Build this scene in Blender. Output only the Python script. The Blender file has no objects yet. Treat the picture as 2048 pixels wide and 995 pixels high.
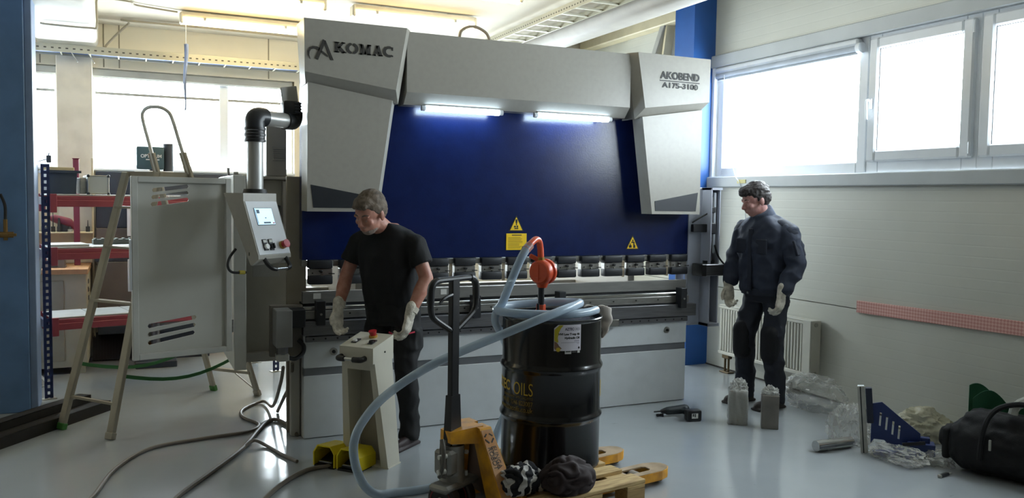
import bpy, bmesh, math, random
from mathutils import Vector, Matrix, Euler, noise
random.seed(7)
V = Vector
R = math.radians
SC = bpy.context.scene
COL = SC.collection

# ------------------------------------------------------------------ camera, sky, light, exposure
YAW, PITCH, ROLL = R(24.617), R(3.4216), R(0.8794)
cam = bpy.data.cameras.new('camera')
cam.sensor_fit = 'HORIZONTAL'; cam.sensor_width = 36.0; cam.lens = 1664.18 / 2048 * 36
cam.clip_start = 0.05; cam.clip_end = 200
cam_ob = bpy.data.objects.new('camera', cam); COL.objects.link(cam_ob)
_fw = V((math.sin(YAW)*math.cos(PITCH), math.cos(YAW)*math.cos(PITCH), -math.sin(PITCH)))
_r = V((math.cos(YAW), -math.sin(YAW), 0)); _u = _r.cross(_fw)
_r, _u = _r*math.cos(ROLL)+_u*math.sin(ROLL), _u*math.cos(ROLL)-_r*math.sin(ROLL)
_m = Matrix((_r, _u, -_fw)).transposed().to_4x4(); _m.translation = V((0, 0, 1.62))
cam_ob.matrix_world = _m
SC.camera = cam_ob

w = bpy.data.worlds.new('overcast_sky'); SC.world = w; w.use_nodes = True
nt = w.node_tree; bg = nt.nodes['Background']
bg.inputs['Color'].default_value = (0.86, 0.94, 1.0, 1); bg.inputs['Strength'].default_value = 6.4
SC.view_settings.view_transform = 'Standard'; SC.view_settings.look = 'None'
SC.view_settings.gamma = 1.0; SC.view_settings.use_curve_mapping = False
SC.view_settings.exposure = 2.12
LAMP_STRENGTH = 4.0
STRIP_STRENGTH = 7.0

def portal(name, loc, size, rot):           # guides sky sampling through a window opening
    l = bpy.data.lights.new(name, 'AREA'); l.shape = 'RECTANGLE'; l.size, l.size_y = size
    l.cycles.is_portal = True
    o = bpy.data.objects.new(name, l); COL.objects.link(o); o.location = loc; o.rotation_euler = rot
    return o
portal('window_portal', (5.50, 4.35, 2.40), (5.0, 1.15), (R(90), 0, R(90)))
portal('window_portal', (-.5, 9.58, 2.35), (11.2, 1.15), (R(-90), 0, 0))
portal('window_portal', (1.7, 9.58, 1.05), (1.0, .9), (R(-90), 0, 0))

# ------------------------------------------------------------------ materials
MATS = {}
def srgb(c):
    if isinstance(c, str):
        c = tuple(int(c[i:i+2], 16)/255 for i in (0, 2, 4))
    return tuple(x/12.92 if x <= 0.04045 else ((x+0.055)/1.055)**2.4 for x in c) + (1,)
def mat(name, col, rough=0.5, metal=0.0, noise_amt=0.06, noise_scale=6.0, bump=0.0, bump_scale=60.0,
        coat=0.0, emit=None, estr=0.0, spec=0.5, dark=None, stretch=None):
    if name in MATS: return MATS[name]
    m = bpy.data.materials.new(name); m.use_nodes = True
    nt = m.node_tree; b = nt.nodes['Principled BSDF']
    c = srgb(col)
    b.inputs['Roughness'].default_value = rough; b.inputs['Metallic'].default_value = metal
    b.inputs['Specular IOR Level'].default_value = spec; b.inputs['Coat Weight'].default_value = coat
    b.inputs['Coat Roughness'].default_value = 0.08
    tc = nt.nodes.new('ShaderNodeTexCoord')
    src = tc.outputs['Object']
    if stretch:
        mp = nt.nodes.new('ShaderNodeMapping'); mp.inputs['Scale'].default_value = stretch
        nt.links.new(src, mp.inputs['Vector']); src = mp.outputs['Vector']
    if noise_amt > 0:
        n = nt.nodes.new('ShaderNodeTexNoise'); n.inputs['Scale'].default_value = noise_scale
        n.inputs['Detail'].default_value = 5
        nt.links.new(src, n.inputs['Vector'])
        mx = nt.nodes.new('ShaderNodeMix'); mx.data_type = 'RGBA'
        d = srgb(dark) if dark else tuple(x*(1-2.2*noise_amt) for x in c[:3])+(1,)
        mx.inputs['A'].default_value = d; mx.inputs['B'].default_value = c
        rp = nt.nodes.new('ShaderNodeMapRange'); rp.inputs['From Min'].default_value = 0.3; rp.inputs['From Max'].default_value = 0.6
        nt.links.new(n.outputs['Fac'], rp.inputs['Value']); nt.links.new(rp.outputs['Result'], mx.inputs['Factor'])
        nt.links.new(mx.outputs['Result'], b.inputs['Base Color'])
    else:
        b.inputs['Base Color'].default_value = c
    if bump > 0:
        n2 = nt.nodes.new('ShaderNodeTexNoise'); n2.inputs['Scale'].default_value = bump_scale; n2.inputs['Detail'].default_value = 4
        nt.links.new(src, n2.inputs['Vector'])
        bp = nt.nodes.new('ShaderNodeBump'); bp.inputs['Strength'].default_value = bump; bp.inputs['Distance'].default_value = 0.01
        nt.links.new(n2.outputs['Fac'], bp.inputs['Height']); nt.links.new(bp.outputs['Normal'], b.inputs['Normal'])
    if emit:
        b.inputs['Emission Color'].default_value = srgb(emit); b.inputs['Emission Strength'].default_value = estr
    MATS[name] = m
    return m

def mat_clear(name, col, transp=0.5, rough=0.15, trans_col=(1, 1, 1, 1), bump=0.0, bump_scale=30):
    """thin see-through film or plastic: part plain see-through, part glossy or diffuse"""
    if name in MATS: return MATS[name]
    m = bpy.data.materials.new(name); m.use_nodes = True
    nt = m.node_tree; b = nt.nodes['Principled BSDF']; out = nt.nodes['Material Output']
    b.inputs['Base Color'].default_value = srgb(col); b.inputs['Roughness'].default_value = rough
    t = nt.nodes.new('ShaderNodeBsdfTransparent'); t.inputs['Color'].default_value = trans_col
    mx = nt.nodes.new('ShaderNodeMixShader')
    lw = nt.nodes.new('ShaderNodeLayerWeight'); lw.inputs['Blend'].default_value = 0.35
    rg = nt.nodes.new('ShaderNodeMapRange'); rg.inputs['To Min'].default_value = 1-transp; rg.inputs['To Max'].default_value = min(1.0, 1-transp+0.45)
    nt.links.new(lw.outputs['Facing'], rg.inputs['Value']); nt.links.new(rg.outputs['Result'], mx.inputs['Fac'])
    nt.links.new(t.outputs[0], mx.inputs[1]); nt.links.new(b.outputs[0], mx.inputs[2]); nt.links.new(mx.outputs[0], out.inputs['Surface'])
    if bump:
        tc = nt.nodes.new('ShaderNodeTexCoord'); n2 = nt.nodes.new('ShaderNodeTexNoise'); n2.inputs['Scale'].default_value = bump_scale
        nt.links.new(tc.outputs['Object'], n2.inputs['Vector'])
        bp = nt.nodes.new('ShaderNodeBump'); bp.inputs['Strength'].default_value = bump; bp.inputs['Distance'].default_value = 0.02
        nt.links.new(n2.outputs['Fac'], bp.inputs['Height']); nt.links.new(bp.outputs['Normal'], b.inputs['Normal'])
    MATS[name] = m
    return m

def mat_pane():
    if 'pane_glass' in MATS: return MATS['pane_glass']
    m = bpy.data.materials.new('pane_glass'); m.use_nodes = True
    nt = m.node_tree; out = nt.nodes['Material Output']; nt.nodes.remove(nt.nodes['Principled BSDF'])
    t = nt.nodes.new('ShaderNodeBsdfTransparent'); t.inputs['Color'].default_value = (0.95, 0.97, 0.97, 1)
    g = nt.nodes.new('ShaderNodeBsdfGlossy'); g.inputs['Roughness'].default_value = 0.02
    lw = nt.nodes.new('ShaderNodeLayerWeight'); lw.inputs['Blend'].default_value = 0.5
    pw = nt.nodes.new('ShaderNodeMath'); pw.operation = 'POWER'; pw.inputs[1].default_value = 5.0
    f = nt.nodes.new('ShaderNodeMapRange'); f.inputs['To Min'].default_value = 0.03; f.inputs['To Max'].default_value = 0.9
    nt.links.new(lw.outputs['Facing'], pw.inputs[0]); nt.links.new(pw.outputs[0], f.inputs['Value'])
    mx = nt.nodes.new('ShaderNodeMixShader')
    nt.links.new(f.outputs[0], mx.inputs['Fac']); nt.links.new(t.outputs[0], mx.inputs[1]); nt.links.new(g.outputs[0], mx.inputs[2])
    nt.links.new(mx.outputs[0], out.inputs['Surface'])
    MATS['pane_glass'] = m
    return m

def mat_panel(name, col, pitch, depth=0.13):
    """lacquered sandwich panel with fine horizontal microlines"""
    m = mat(name, col, 0.42, noise_amt=0.03, noise_scale=1.5)
    nt = m.node_tree; b = nt.nodes['Principled BSDF']
    tc = nt.nodes.new('ShaderNodeTexCoord'); wv = nt.nodes.new('ShaderNodeTexWave')
    wv.wave_type = 'BANDS'; wv.bands_direction = 'Z'; wv.inputs['Scale'].default_value = 0.31416/pitch*1.0
    mp = nt.nodes.new('ShaderNodeMapRange'); mp.inputs['From Min'].default_value = 0.0; mp.inputs['From Max'].default_value = 0.06
    bp = nt.nodes.new('ShaderNodeBump'); bp.inputs['Strength'].default_value = depth; bp.inputs['Distance'].default_value = 0.004
    nt.links.new(tc.outputs['Object'], wv.inputs['Vector']); nt.links.new(wv.outputs['Fac'], mp.inputs['Value'])
    nt.links.new(mp.outputs['Result'], bp.inputs['Height']); nt.links.new(bp.outputs['Normal'], b.inputs['Normal'])
    return m

# ------------------------------------------------------------------ mesh collecting
class MB:
    def __init__(s): s.v = []; s.f = []
    def add(s, vs, fs):
        k = len(s.v); s.v += [tuple(p) for p in vs]; s.f += [tuple(i+k for i in f) for f in fs]; return s
    def addbm(s, bm, M=None):
        bm.verts.index_update()
        s.add([(M @ v.co if M else v.co) for v in bm.verts], [[v.index for v in f.verts] for f in bm.faces]); bm.free(); return s
    def box(s, x0, x1, y0, y1, z0, z1, bev=0.0, M=None, seg=1):
        bm = bmesh.new(); bmesh.ops.create_cube(bm, size=1)
        for v in bm.verts:
            v.co = V(((x0+x1)/2+v.co.x*(x1-x0), (y0+y1)/2+v.co.y*(y1-y0), (z0+z1)/2+v.co.z*(z1-z0)))
        if bev: bmesh.ops.bevel(bm, geom=bm.edges[:], offset=bev, segments=seg, affect='EDGES', profile=0.5)
        return s.addbm(bm, M)
    def beam(s, p0, p1, wd, ht, up=(0, 0, 1), bev=0.0):
        p0, p1 = V(p0), V(p1); d = p1-p0; L = d.length; d.normalize()
        up = V(up); sd = d.cross(up)
        if sd.length < 1e-4: up = V((0, 1, 0)); sd = d.cross(up)
        sd.normalize(); up = sd.cross(d)
        M = Matrix((sd, d, up)).transposed().to_4x4(); M.translation = p0
        return s.box(-wd/2, wd/2, 0, L, -ht/2, ht/2, bev, M)
    def cyl(s, p0, p1, r0, r1=None, n=16, cap=True):
        r1 = r0 if r1 is None else r1
        return s.tube([p0, p1], [r0, r1], n, cap)
    def tube(s, pts, r, n=10, cap=True, closed=False):
        pts = [V(p) for p in pts]; N = len(pts)
        rs = r if isinstance(r, (list, tuple)) else [r]*N
        tan = []
        for i in range(N):
            if closed: t = pts[(i+1) % N]-pts[i-1]
            else: t = pts[min(i+1, N-1)]-pts[max(i-1, 0)]
            tan.append(t.normalized())
        a = tan[0].orthogonal().normalized(); vs = []
        for i in range(N):
            if i: a = tan[i-1].rotation_difference(tan[i]) @ a
            a = (a - tan[i]*a.dot(tan[i])).normalized()
            b = tan[i].cross(a)
            for k in range(n):
                t = 2*math.pi*k/n; vs.append(pts[i]+(a*math.cos(t)+b*math.sin(t))*rs[i])
        fs = []
        for i in range(N if closed else N-1):
            j = (i+1) % N
            for k in range(n):
                k2 = (k+1) % n; fs.append((i*n+k, i*n+k2, j*n+k2, j*n+k))
        if cap and not closed:
            fs.append(tuple(range(n-1, -1, -1))); fs.append(tuple((N-1)*n+k for k in range(n)))
        return s.add(vs, fs)
    def sphere(s, c, r, M=None, u=16, vv=10):
        bm = bmesh.new(); bmesh.ops.create_uvsphere(bm, u_segments=u, v_segments=vv, radius=1)
        r = r if isinstance(r, (tuple, list)) else (r, r, r)
        T = Matrix.Translation(V(c)) @ (M.to_4x4() if M else Matrix.Identity(4)) @ Matrix.Diagonal((r[0], r[1], r[2], 1))
        return s.addbm(bm, T)
    def lathe(s, prof, c=(0, 0, 0), n=32, M=None, cap=True):
        c = V(c); vs = []; fs = []
        for (r, z) in prof:
            for k in range(n):
                t = 2*math.pi*k/n; p = V((r*math.cos(t), r*math.sin(t), z)); vs.append((M @ p if M else p)+c)
        for i in range(len(prof)-1):
            for k in range(n):
                k2 = (k+1) % n; fs.append((i*n+k, i*n+k2, (i+1)*n+k2, (i+1)*n+k))
        if cap and prof[0][0] > 1e-6: fs.append(tuple(range(n-1, -1, -1)))
        if cap and prof[-1][0] > 1e-6: fs.append(tuple((len(prof)-1)*n+k for k in range(n)))
        return s.add(vs, fs)
    def loft(s, A, B):                       # two matching closed outlines (3D), capped
        n = len(A); vs = list(A)+list(B)
        fs = [(i, (i+1) % n, n+(i+1) % n, n+i) for i in range(n)]
        return s.add(vs, fs+[tuple(range(n-1, -1, -1)), tuple(range(n, 2*n))])
    def prism(s, poly, M, t):                # 2D outline pushed t along local z
        return s.loft([M @ V((x, y, 0)) for x, y in poly], [M @ V((x, y, t)) for x, y in poly])
    def sheet(s, fn, nu, nv):
        vs = [fn(i/nu, j/nv) for j in range(nv+1) for i in range(nu+1)]
        return s.add(vs, [(j*(nu+1)+i, j*(nu+1)+i+1, (j+1)*(nu+1)+i+1, (j+1)*(nu+1)+i) for j in range(nv) for i in range(nu)])
    def mesh(s, name, m, ang=35, off=None):
        me = bpy.data.meshes.new(name)
        vs = s.v if off is None else [(x-off[0], y-off[1], z-off[2]) for x, y, z in s.v]
        me.from_pydata(vs, [], s.f); me.update()
        bm = bmesh.new(); bm.from_mesh(me); bmesh.ops.recalc_face_normals(bm, faces=bm.faces); bm.to_mesh(me); bm.free()
        me.polygons.foreach_set('use_smooth', [True]*len(me.polygons)); me.set_sharp_from_angle(angle=R(ang))
        if m: me.materials.append(m)
        return me

def axes(o, x, y, z=None):
    x, y = V(x).normalized(), V(y).normalized(); z = V(z).normalized() if z else x.cross(y)
    M = Matrix((x, y, z)).transposed().to_4x4(); M.translation = V(o); return M
def spline(pts, k=6, closed=False):
    P = [V(p) for p in pts]; n = len(P); out = []
    for i in range(n if closed else n-1):
        if closed: a, b, c, d = P[i-1], P[i], P[(i+1) % n], P[(i+2) % n]
        else: a, b, c, d = P[max(i-1, 0)], P[i], P[i+1], P[min(i+2, n-1)]
        for j in range(k):
            t = j/k
            out.append(0.5*((2*b)+(c-a)*t+(2*a-5*b+4*c-d)*t*t+(3*b-a-3*c+d)*t**3))
    if not closed: out.append(P[-1])
    return out

# ------------------------------------------------------------------ objects, parts, tags
def props(o, label=None, cat=None, group=None, kind=None):
    if label: o['label'] = label
    if cat: o['category'] = cat
    if group: o['group'] = group
    if kind: o['kind'] = kind
    return o
def obj(name, me, parent=None):
    o = bpy.data.objects.new(name, me); COL.objects.link(o)
    if parent: o.parent = parent
    return o
ORIG = {}
def thing(name, label, cat, loc=(0, 0, 0), rz=0.0, group=None):
    o = bpy.data.objects.new(name, None); o.empty_display_size = 0.1; COL.objects.link(o)
    o.location = loc; o.rotation_euler = (0, 0, rz); ORIG[o.name] = V(loc) if not rz else V((0, 0, 0))
    return props(o, label, cat, group)
def part(root, name, mb, m=None, label=None, ang=35, kind=None):
    """world-coordinate mesh made a part of root (offset by the root's base); of a rotated root: local coordinates"""
    top = root
    while top.parent: top = top.parent
    off = ORIG.get(top.name, V((0, 0, 0)))
    me = mb.mesh(name, m, ang, off) if isinstance(mb, MB) else mb
    if not isinstance(mb, MB): me.transform(Matrix.Translation(-off))
    return props(obj(name, me, root), label, None, None, kind)
def whole(name, mb, m, label, cat, loc=None, group=None, kind=None, ang=35):
    loc = V(loc) if loc else V((0, 0, 0))
    o = obj(name, mb.mesh(name, m, ang, loc)); o.location = loc
    return props(o, label, cat, group, kind)
def struct(name, mb, m, parent=None, ang=35):
    o = obj(name, mb.mesh(name, m, ang), parent)
    if not parent: o['kind'] = 'structure'
    return o
def copy_tree(o, parent=None):
    c = o.copy(); COL.objects.link(c)
    if parent: c.parent = parent
    for ch in list(o.children): copy_tree(ch, c)
    return c

def curve_to_mb(cu, M=None):
    o = bpy.data.objects.new('tmp', cu); COL.objects.link(o)
    dg = bpy.context.evaluated_depsgraph_get(); me = bpy.data.meshes.new_from_object(o.evaluated_get(dg))
    mb = MB(); mb.add([(M @ v.co if M else v.co) for v in me.vertices], [tuple(p.vertices) for p in me.polygons])
    bpy.data.objects.remove(o); bpy.data.curves.remove(cu); bpy.data.meshes.remove(me)
    return mb
def text_mb(s, size, M, ext=0.001, bold=0.0, align='LEFT', sx=1.0, space=1.0, shear=0.0):
    cu = bpy.data.curves.new('tmp', 'FONT'); cu.body = s; cu.size = size; cu.extrude = ext; cu.offset = bold
    cu.align_x = align; cu.align_y = 'CENTER'; cu.space_character = space; cu.shear = shear; cu.resolution_u = 4
    return curve_to_mb(cu, M @ Matrix.Diagonal((sx, 1, 1, 1)))
def text_fit(s, width, height, M, ext=0.001, bold=0.0):
    """lettering stretched to a given width and cap height, lower left corner at the origin of M"""
    t = text_mb(s, 1.0, Matrix.Identity(4), 0.0, bold)
    x0, x1 = min(v[0] for v in t.v), max(v[0] for v in t.v); y0, y1 = min(v[1] for v in t.v), max(v[1] for v in t.v)
    z0 = min(v[2] for v in t.v)
    t = text_mb(s, 1.0, Matrix.Identity(4), 1.0, bold)
    t.v = [tuple(M @ V(((v[0]-x0)/(x1-x0)*width, (v[1]-y0)/(y1-y0)*height, v[2]*ext))) for v in t.v]
    return t
def plate_mb(outer, holes, M, t):
    cu = bpy.data.curves.new('tmp', 'CURVE'); cu.dimensions = '2D'; cu.fill_mode = 'BOTH'; cu.extrude = t/2
    for loop in [outer]+holes:
        sp = cu.splines.new('POLY'); sp.points.add(len(loop)-1); sp.use_cyclic_u = True
        for p, (x, y) in zip(sp.points, loop): p.co = (x, y, 0, 1)
    return curve_to_mb(cu, M)
def bake(o_mb, mods, name, m, ang=60):
    """mesh with modifiers applied (list of (type, {settings}))"""
    o = obj('tmp', o_mb.mesh('tmp', None))
    for t, st in mods:
        md = o.modifiers.new(t, t)
        for k, v in st.items(): setattr(md, k, v)
    dg = bpy.context.evaluated_depsgraph_get(); me = bpy.data.meshes.new_from_object(o.evaluated_get(dg))
    me.name = name; bpy.data.objects.remove(o)
    me.polygons.foreach_set('use_smooth', [True]*len(me.polygons)); me.set_sharp_from_angle(angle=R(ang))
    me.materials.clear()
    if m: me.materials.append(m)
    return me
def wrinkle(me, amp, scale, stretch=(1, 1, 1), seed=0.0, ridged=False, lo=None):
    me.update()
    ns = [v.normal.copy() for v in me.vertices]
    for v, nn in zip(me.vertices, ns):
        q = V((v.co.x*stretch[0]*scale+seed, v.co.y*stretch[1]*scale, v.co.z*stretch[2]*scale))
        h = noise.noise(q)
        if ridged: h = 0.5-abs(h)*1.6
        h += 0.45*noise.noise(q*2.3)
        v.co += nn*h*amp
    me.update(); return me
# ------------------------------------------------------------------ setting
def mat_floor():
    m = mat('epoxy_floor', 'a3a8ac', 0.14, noise_amt=0.05, noise_scale=0.7, coat=0.3)
    nt = m.node_tree; b = nt.nodes['Principled BSDF']; tc = nt.nodes.new('ShaderNodeTexCoord')
    # scuffs and trodden-in dirt: small dark flecks
    v = nt.nodes.new('ShaderNodeTexNoise'); v.inputs['Scale'].default_value = 7.0; v.inputs['Detail'].default_value = 7; v.inputs['Roughness'].default_value = 0.7
    mp = nt.nodes.new('ShaderNodeMapping'); mp.inputs['Scale'].default_value = (1, 1.8, 1); mp.inputs['Rotation'].default_value = (0, 0, 0.5)
    nt.links.new(tc.outputs['Object'], mp.inputs['Vector']); nt.links.new(mp.outputs['Vector'], v.inputs['Vector'])
    r = nt.nodes.new('ShaderNodeMapRange'); r.inputs['From Min'].default_value = 0.66; r.inputs['From Max'].default_value = 0.74; r.inputs['To Max'].default_value = 0.5
    nt.links.new(v.outputs['Fac'], r.inputs['Value'])
    mx = nt.nodes.new('ShaderNodeMix'); mx.data_type = 'RGBA'; mx.inputs['B'].default_value = srgb('5a5650')
    src = b.inputs['Base Color'].links[0].from_socket
    nt.links.new(src, mx.inputs['A']); nt.links.new(r.outputs['Result'], mx.inputs['Factor']); nt.links.new(mx.outputs['Result'], b.inputs['Base Color'])
    n = nt.nodes.new('ShaderNodeTexNoise'); n.inputs['Scale'].default_value = 2.6; n.inputs['Detail'].default_value = 2
    nt.links.new(tc.outputs['Object'], n.inputs['Vector'])
    bp = nt.nodes.new('ShaderNodeBump'); bp.inputs['Strength'].default_value = 0.12; bp.inputs['Distance'].default_value = 0.02
    nt.links.new(n.outputs['Fac'], bp.inputs['Height']); nt.links.new(bp.outputs['Normal'], b.inputs['Normal']); nt.links.new(bp.outputs['Normal'], b.inputs['Coat Normal'])
    return m
M_floor = mat_floor()
M_cream = mat('cream_wall', 'd8d0bc', 0.7, noise_amt=0.03, noise_scale=2)
M_ceil = mat('ceiling_paint', 'c8c0ae', 0.8, noise_amt=0.04, noise_scale=1.5)
M_panel = mat_panel('wall_panel_lacquer', 'c8c8be', 0.075)
M_flash = mat('flashing_paint', 'b3b8ba', 0.45, noise_amt=0.04, noise_scale=3)
M_pvc = mat('white_window_pvc', 'dfe4ea', 0.32, noise_amt=0.02)
M_blue = mat('blue_column_paint', '6488b8', 0.5, noise_amt=0.08, noise_scale=5)
M_blue2 = mat('bright_blue_paint', '2358a0', 0.42, noise_amt=0.06, noise_scale=5)
M_gasket = mat('rubber_gasket', '3a3d40', 0.7)
M_galv = mat('galvanised_steel', 'b5b4ac', 0.45, 0.55, noise_amt=0.08, noise_scale=18)
M_lamp = mat('lamp_diffuser', 'fff7dc', 0.5, noise_amt=0, emit=(1.0, 0.88, 0.62), estr=LAMP_STRENGTH)
M_lampbody = mat('lamp_body', 'cfc8b4', 0.5)

YB, XR, XL, YF, ZC, ZH = 9.25, 5.25, -6.0, -6.0, 3.28, 4.4
struct('floor', MB().box(XL-.2, XR+.3, YF-.2, YB+.3, -0.12, 0), M_floor)
struct('ceiling', MB().box(XL-.2, 3.72, YF-.2, YB+.3, ZC, ZC+.2), M_ceil)
struct('ceiling_high', MB().box(3.72, XR+.3, YF-.2, YB+.3, ZH, ZH+.2), M_ceil)
struct('trim_1', MB().box(3.70, 4.02, YF, YB, 3.13, ZH, 0.09, seg=3), mat('beam_paint', '98938a', 0.6))
# back wall with window openings
mb = MB(); mb.box(XL, 1.25, YB, YB+.3, 0, 1.86); mb.box(2.15, XR, YB, YB+.3, 0, 1.86); mb.box(1.25, 2.15, YB, YB+.3, 1.45, 1.86); mb.box(XL, XR, YB, YB+.3, 2.85, ZH)
BW = [(-5.9, -4.3), (-4.05, -2.45), (-2.2, -0.62), (-0.36, 1.62), (1.9, 3.4), (3.6, 5.0)]  # far-left and behind-machine ones are unseen, added for daylight and backlight
xs = [XL] + [q for p in BW for q in p] + [XR]
for i in range(0, len(xs), 2): mb.box(xs[i], xs[i+1], YB, YB+.3, 1.86, 2.85)
wb = struct('wall_back', mb, M_cream)
for x in (-0.78, -0.23, -0.09, 1.35):       # butt joints of the cladding boards above the windows
    struct('joint_strip', MB().box(x-.006, x+.006, YB-.004, YB+.001, 2.86, ZC), mat('joint_dark', '8d8674', 0.9), wb)
M_hall = mat('hall_wall_grey', '8d8577', 0.7)
struct('wall_left', MB().box(XL-.2, XL, YF, YB, 0, ZH), M_hall)
struct('wall_front', MB().box(XL, XR, YF-.2, YF, 0, ZH), M_hall)
struct('baseboard_back', MB().box(XL, XR, YB-.015, YB, 0, .1), mat('skirting', 'b58f55', 0.6))
struct('trim_2', MB().box(-0.64, -0.33, YB-.12, YB+.001, 0, ZC, 0.006), mat('pier_cream', 'dcd5c6', 0.7))
# concrete duct beam that hangs under the ceiling over the pier
mb = MB(); mb.box(-0.80, -0.27, 6.2, 9.13, 3.02, ZC+.05, 0.05, seg=3)
struct('trim_3', mb, mat('plaster_beam', 'd8d4c8', 0.75))
def fixed_window(name, x0, x1, posts=()):
    fr = MB(); y0, y1 = YB+.10, YB+.16
    for a, b in ((x0, x0+.05), (x1-.05, x1)): fr.box(a, b, y0, y1, 1.86, 2.85, .006)
    fr.box(x0+.05, x1-.05, y0, y1, 1.86, 1.91, .006); fr.box(x0+.05, x1-.05, y0, y1, 2.79, 2.85, .006)
    w_ = obj(name, fr.mesh(name, M_pvc)); w_['kind'] = 'structure'
    edges = [x0+.05] + [q for p in posts for q in (p-.045, p+.045)] + [x1-.05]
    for p in posts: struct('mullion', MB().box(p-.045, p+.045, y0, y1, 1.91, 2.79, .006), M_pvc, w_)
    for i in range(0, len(edges), 2):
        struct('transom', MB().box(edges[i], edges[i+1], y0+.01, y1-.01, 2.605, 2.63), mat('transom_grey', '8f8f8a', 0.5), w_)
        struct('pane', MB().box(edges[i], edges[i+1], y0+.028, y0+.032, 1.91, 2.79), mat_pane(), w_)
    struct('sill', MB().box(x0, x1, YB-.05, YB+.1, 1.84, 1.862, .004), M_pvc, w_)
    struct('blind_cassette', MB().box(x0+.01, x1-.01, YB+.02, YB+.1, 2.76, 2.85, .015), mat('blind_grey', 'a9aaa4', 0.5), w_)
    return w_
for i, (a, b) in enumerate(BW): fixed_window('window_%d' % (i+5), a, b, (0.905,) if a == -0.36 else ())

d1 = obj('door_1', MB().box(1.25, 1.33, YB+.06, YB+.12, 0, 1.45, .004).box(2.07, 2.15, YB+.06, YB+.12, 0, 1.45, .004).box(1.33, 2.07, YB+.06, YB+.12, 1.38, 1.45, .004).box(1.33, 2.07, YB+.06, YB+.12, 0, .70, .004).mesh('door_1', M_pvc)); d1['kind'] = 'structure'
struct('pane', MB().box(1.33, 2.07, YB+.085, YB+.09, .70, 1.38), mat_pane(), d1)
struct('door_handle', MB().beam((1.37, YB+.03, .95), (1.47, YB+.03, .95), .02, .02), M_galv, d1)

# right wall: sandwich panels, window band, flashing, windows 1-4
wr = struct('wall_right', MB().box(XR+.05, XR+.12, YF, YB, 0, 1.83).box(XR+.05, XR+.12, YF, YB, 2.95, ZH).box(XR+.05, XR+.12, YF, 1.95, 1.83, 2.95).box(XR+.05, XR+.12, 6.74, YB, 1.83, 2.95), M_flash)
for z0, z1 in ((0.0, 0.787), (0.793, 1.83)):
    struct('wall_panel', MB().box(XR, XR+.05, YF, YB, z0, z1, .003), M_panel, wr)
for z0, z1 in ((2.95, 3.60), (3.606, ZH)):
    struct('wall_panel', MB().box(XR, XR+.05, YF, YB, z0, z1, .003), M_panel, wr)
struct('wall_panel', MB().box(XR, XR+.05, YF, 1.95, 1.835, 2.945, .003), M_panel, wr)
struct('wall_panel', MB().box(XR, XR+.05, 6.76, YB, 1.835, 2.945, .003), M_panel, wr)
struct('baseboard_right', MB().box(XR-.012, XR, YF, YB, 0, .012), mat('floor_joint', '4a4742', 0.8))
struct('trim_4', MB().box(XR-.06, XR+.02, YF, 6.78, 1.765, 1.868, .008), M_flash)       # sill flashing
struct('trim_5', MB().box(XR-.045, XR+.02, YF, 6.78, 2.93, 3.05, .008), M_flash)        # head flashing
struct('trim_6', MB().box(XR-.03, XR+.06, 6.68, 6.77, 1.86, 2.94, .006), M_pvc)         # jamb lining
def ring(mb, x0, x1, y0, y1, z0, z1, t, bev=.006):
    mb.box(x0, x1, y0, y0+t, z0, z1, bev); mb.box(x0, x1, y1-t, y1, z0, z1, bev)
    mb.box(x0, x1, y0+t, y1-t, z0, z0+t, bev); mb.box(x0, x1, y0+t, y1-t, z1-t, z1, bev); return mb
# window 1: fixed light with a rolled-up blind at the head
w1 = obj('window_1', ring(MB(), XR+.02, XR+.08, 4.845, 6.69, 1.866, 2.94, .09).mesh('window_1', M_pvc)); w1['kind'] = 'structure'
struct('pane', MB().box(XR+.045, XR+.05, 4.93, 6.62, 1.94, 2.86), mat_pane(), w1)
struct('gasket', ring(MB(), XR+.04, XR+.046, 4.932, 6.618, 1.942, 2.858, .006, 0), M_gasket, w1)
blind = thing('roller_blind', 'rolled-up grey roller blind at the head of the leftmost window', 'blind', (XR-.03, 5.8, 2.86))
part(blind, 'cassette', MB().box(XR-.05, XR+.02, 4.90, 6.66, 2.87, 2.925, .015), mat('blind_white', 'cdd2d8', 0.4))
part(blind, 'roll', MB().cyl((XR-.02, 4.91, 2.845), (XR-.02, 6.65, 2.845), .028, n=14), mat('blind_roll', 'a8b0bb', 0.5))
part(blind, 'end_cap', MB().cyl((XR-.02, 4.875, 2.85), (XR-.02, 4.915, 2.85), .042, n=16), M_pvc)
part(blind, 'bottom_bar', MB().box(XR-.03, XR-.012, 4.92, 6.64, 2.800, 2.818, .004), mat('blind_roll', 'a8b0bb', 0.5))
part(blind, 'pull_cord', MB().tube(spline([(XR-.06, 6.50, 2.84), (XR-.07, 6.46, 2.4), (XR-.075, 6.3, 1.92), (XR-.07, 6.22, 1.80), (XR-.02, 6.19, 1.6), (XR-.015, 6.17, 1.0)]), .0035, 5), M_pvc)
part(blind, 'tape_tab', MB().box(XR-.066, XR-.06, 6.14, 6.26, 1.80, 1.835, .002), mat('yellowed_tape', 'd8cf8e', 0.6), 'yellowed tape holding the cord')
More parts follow.
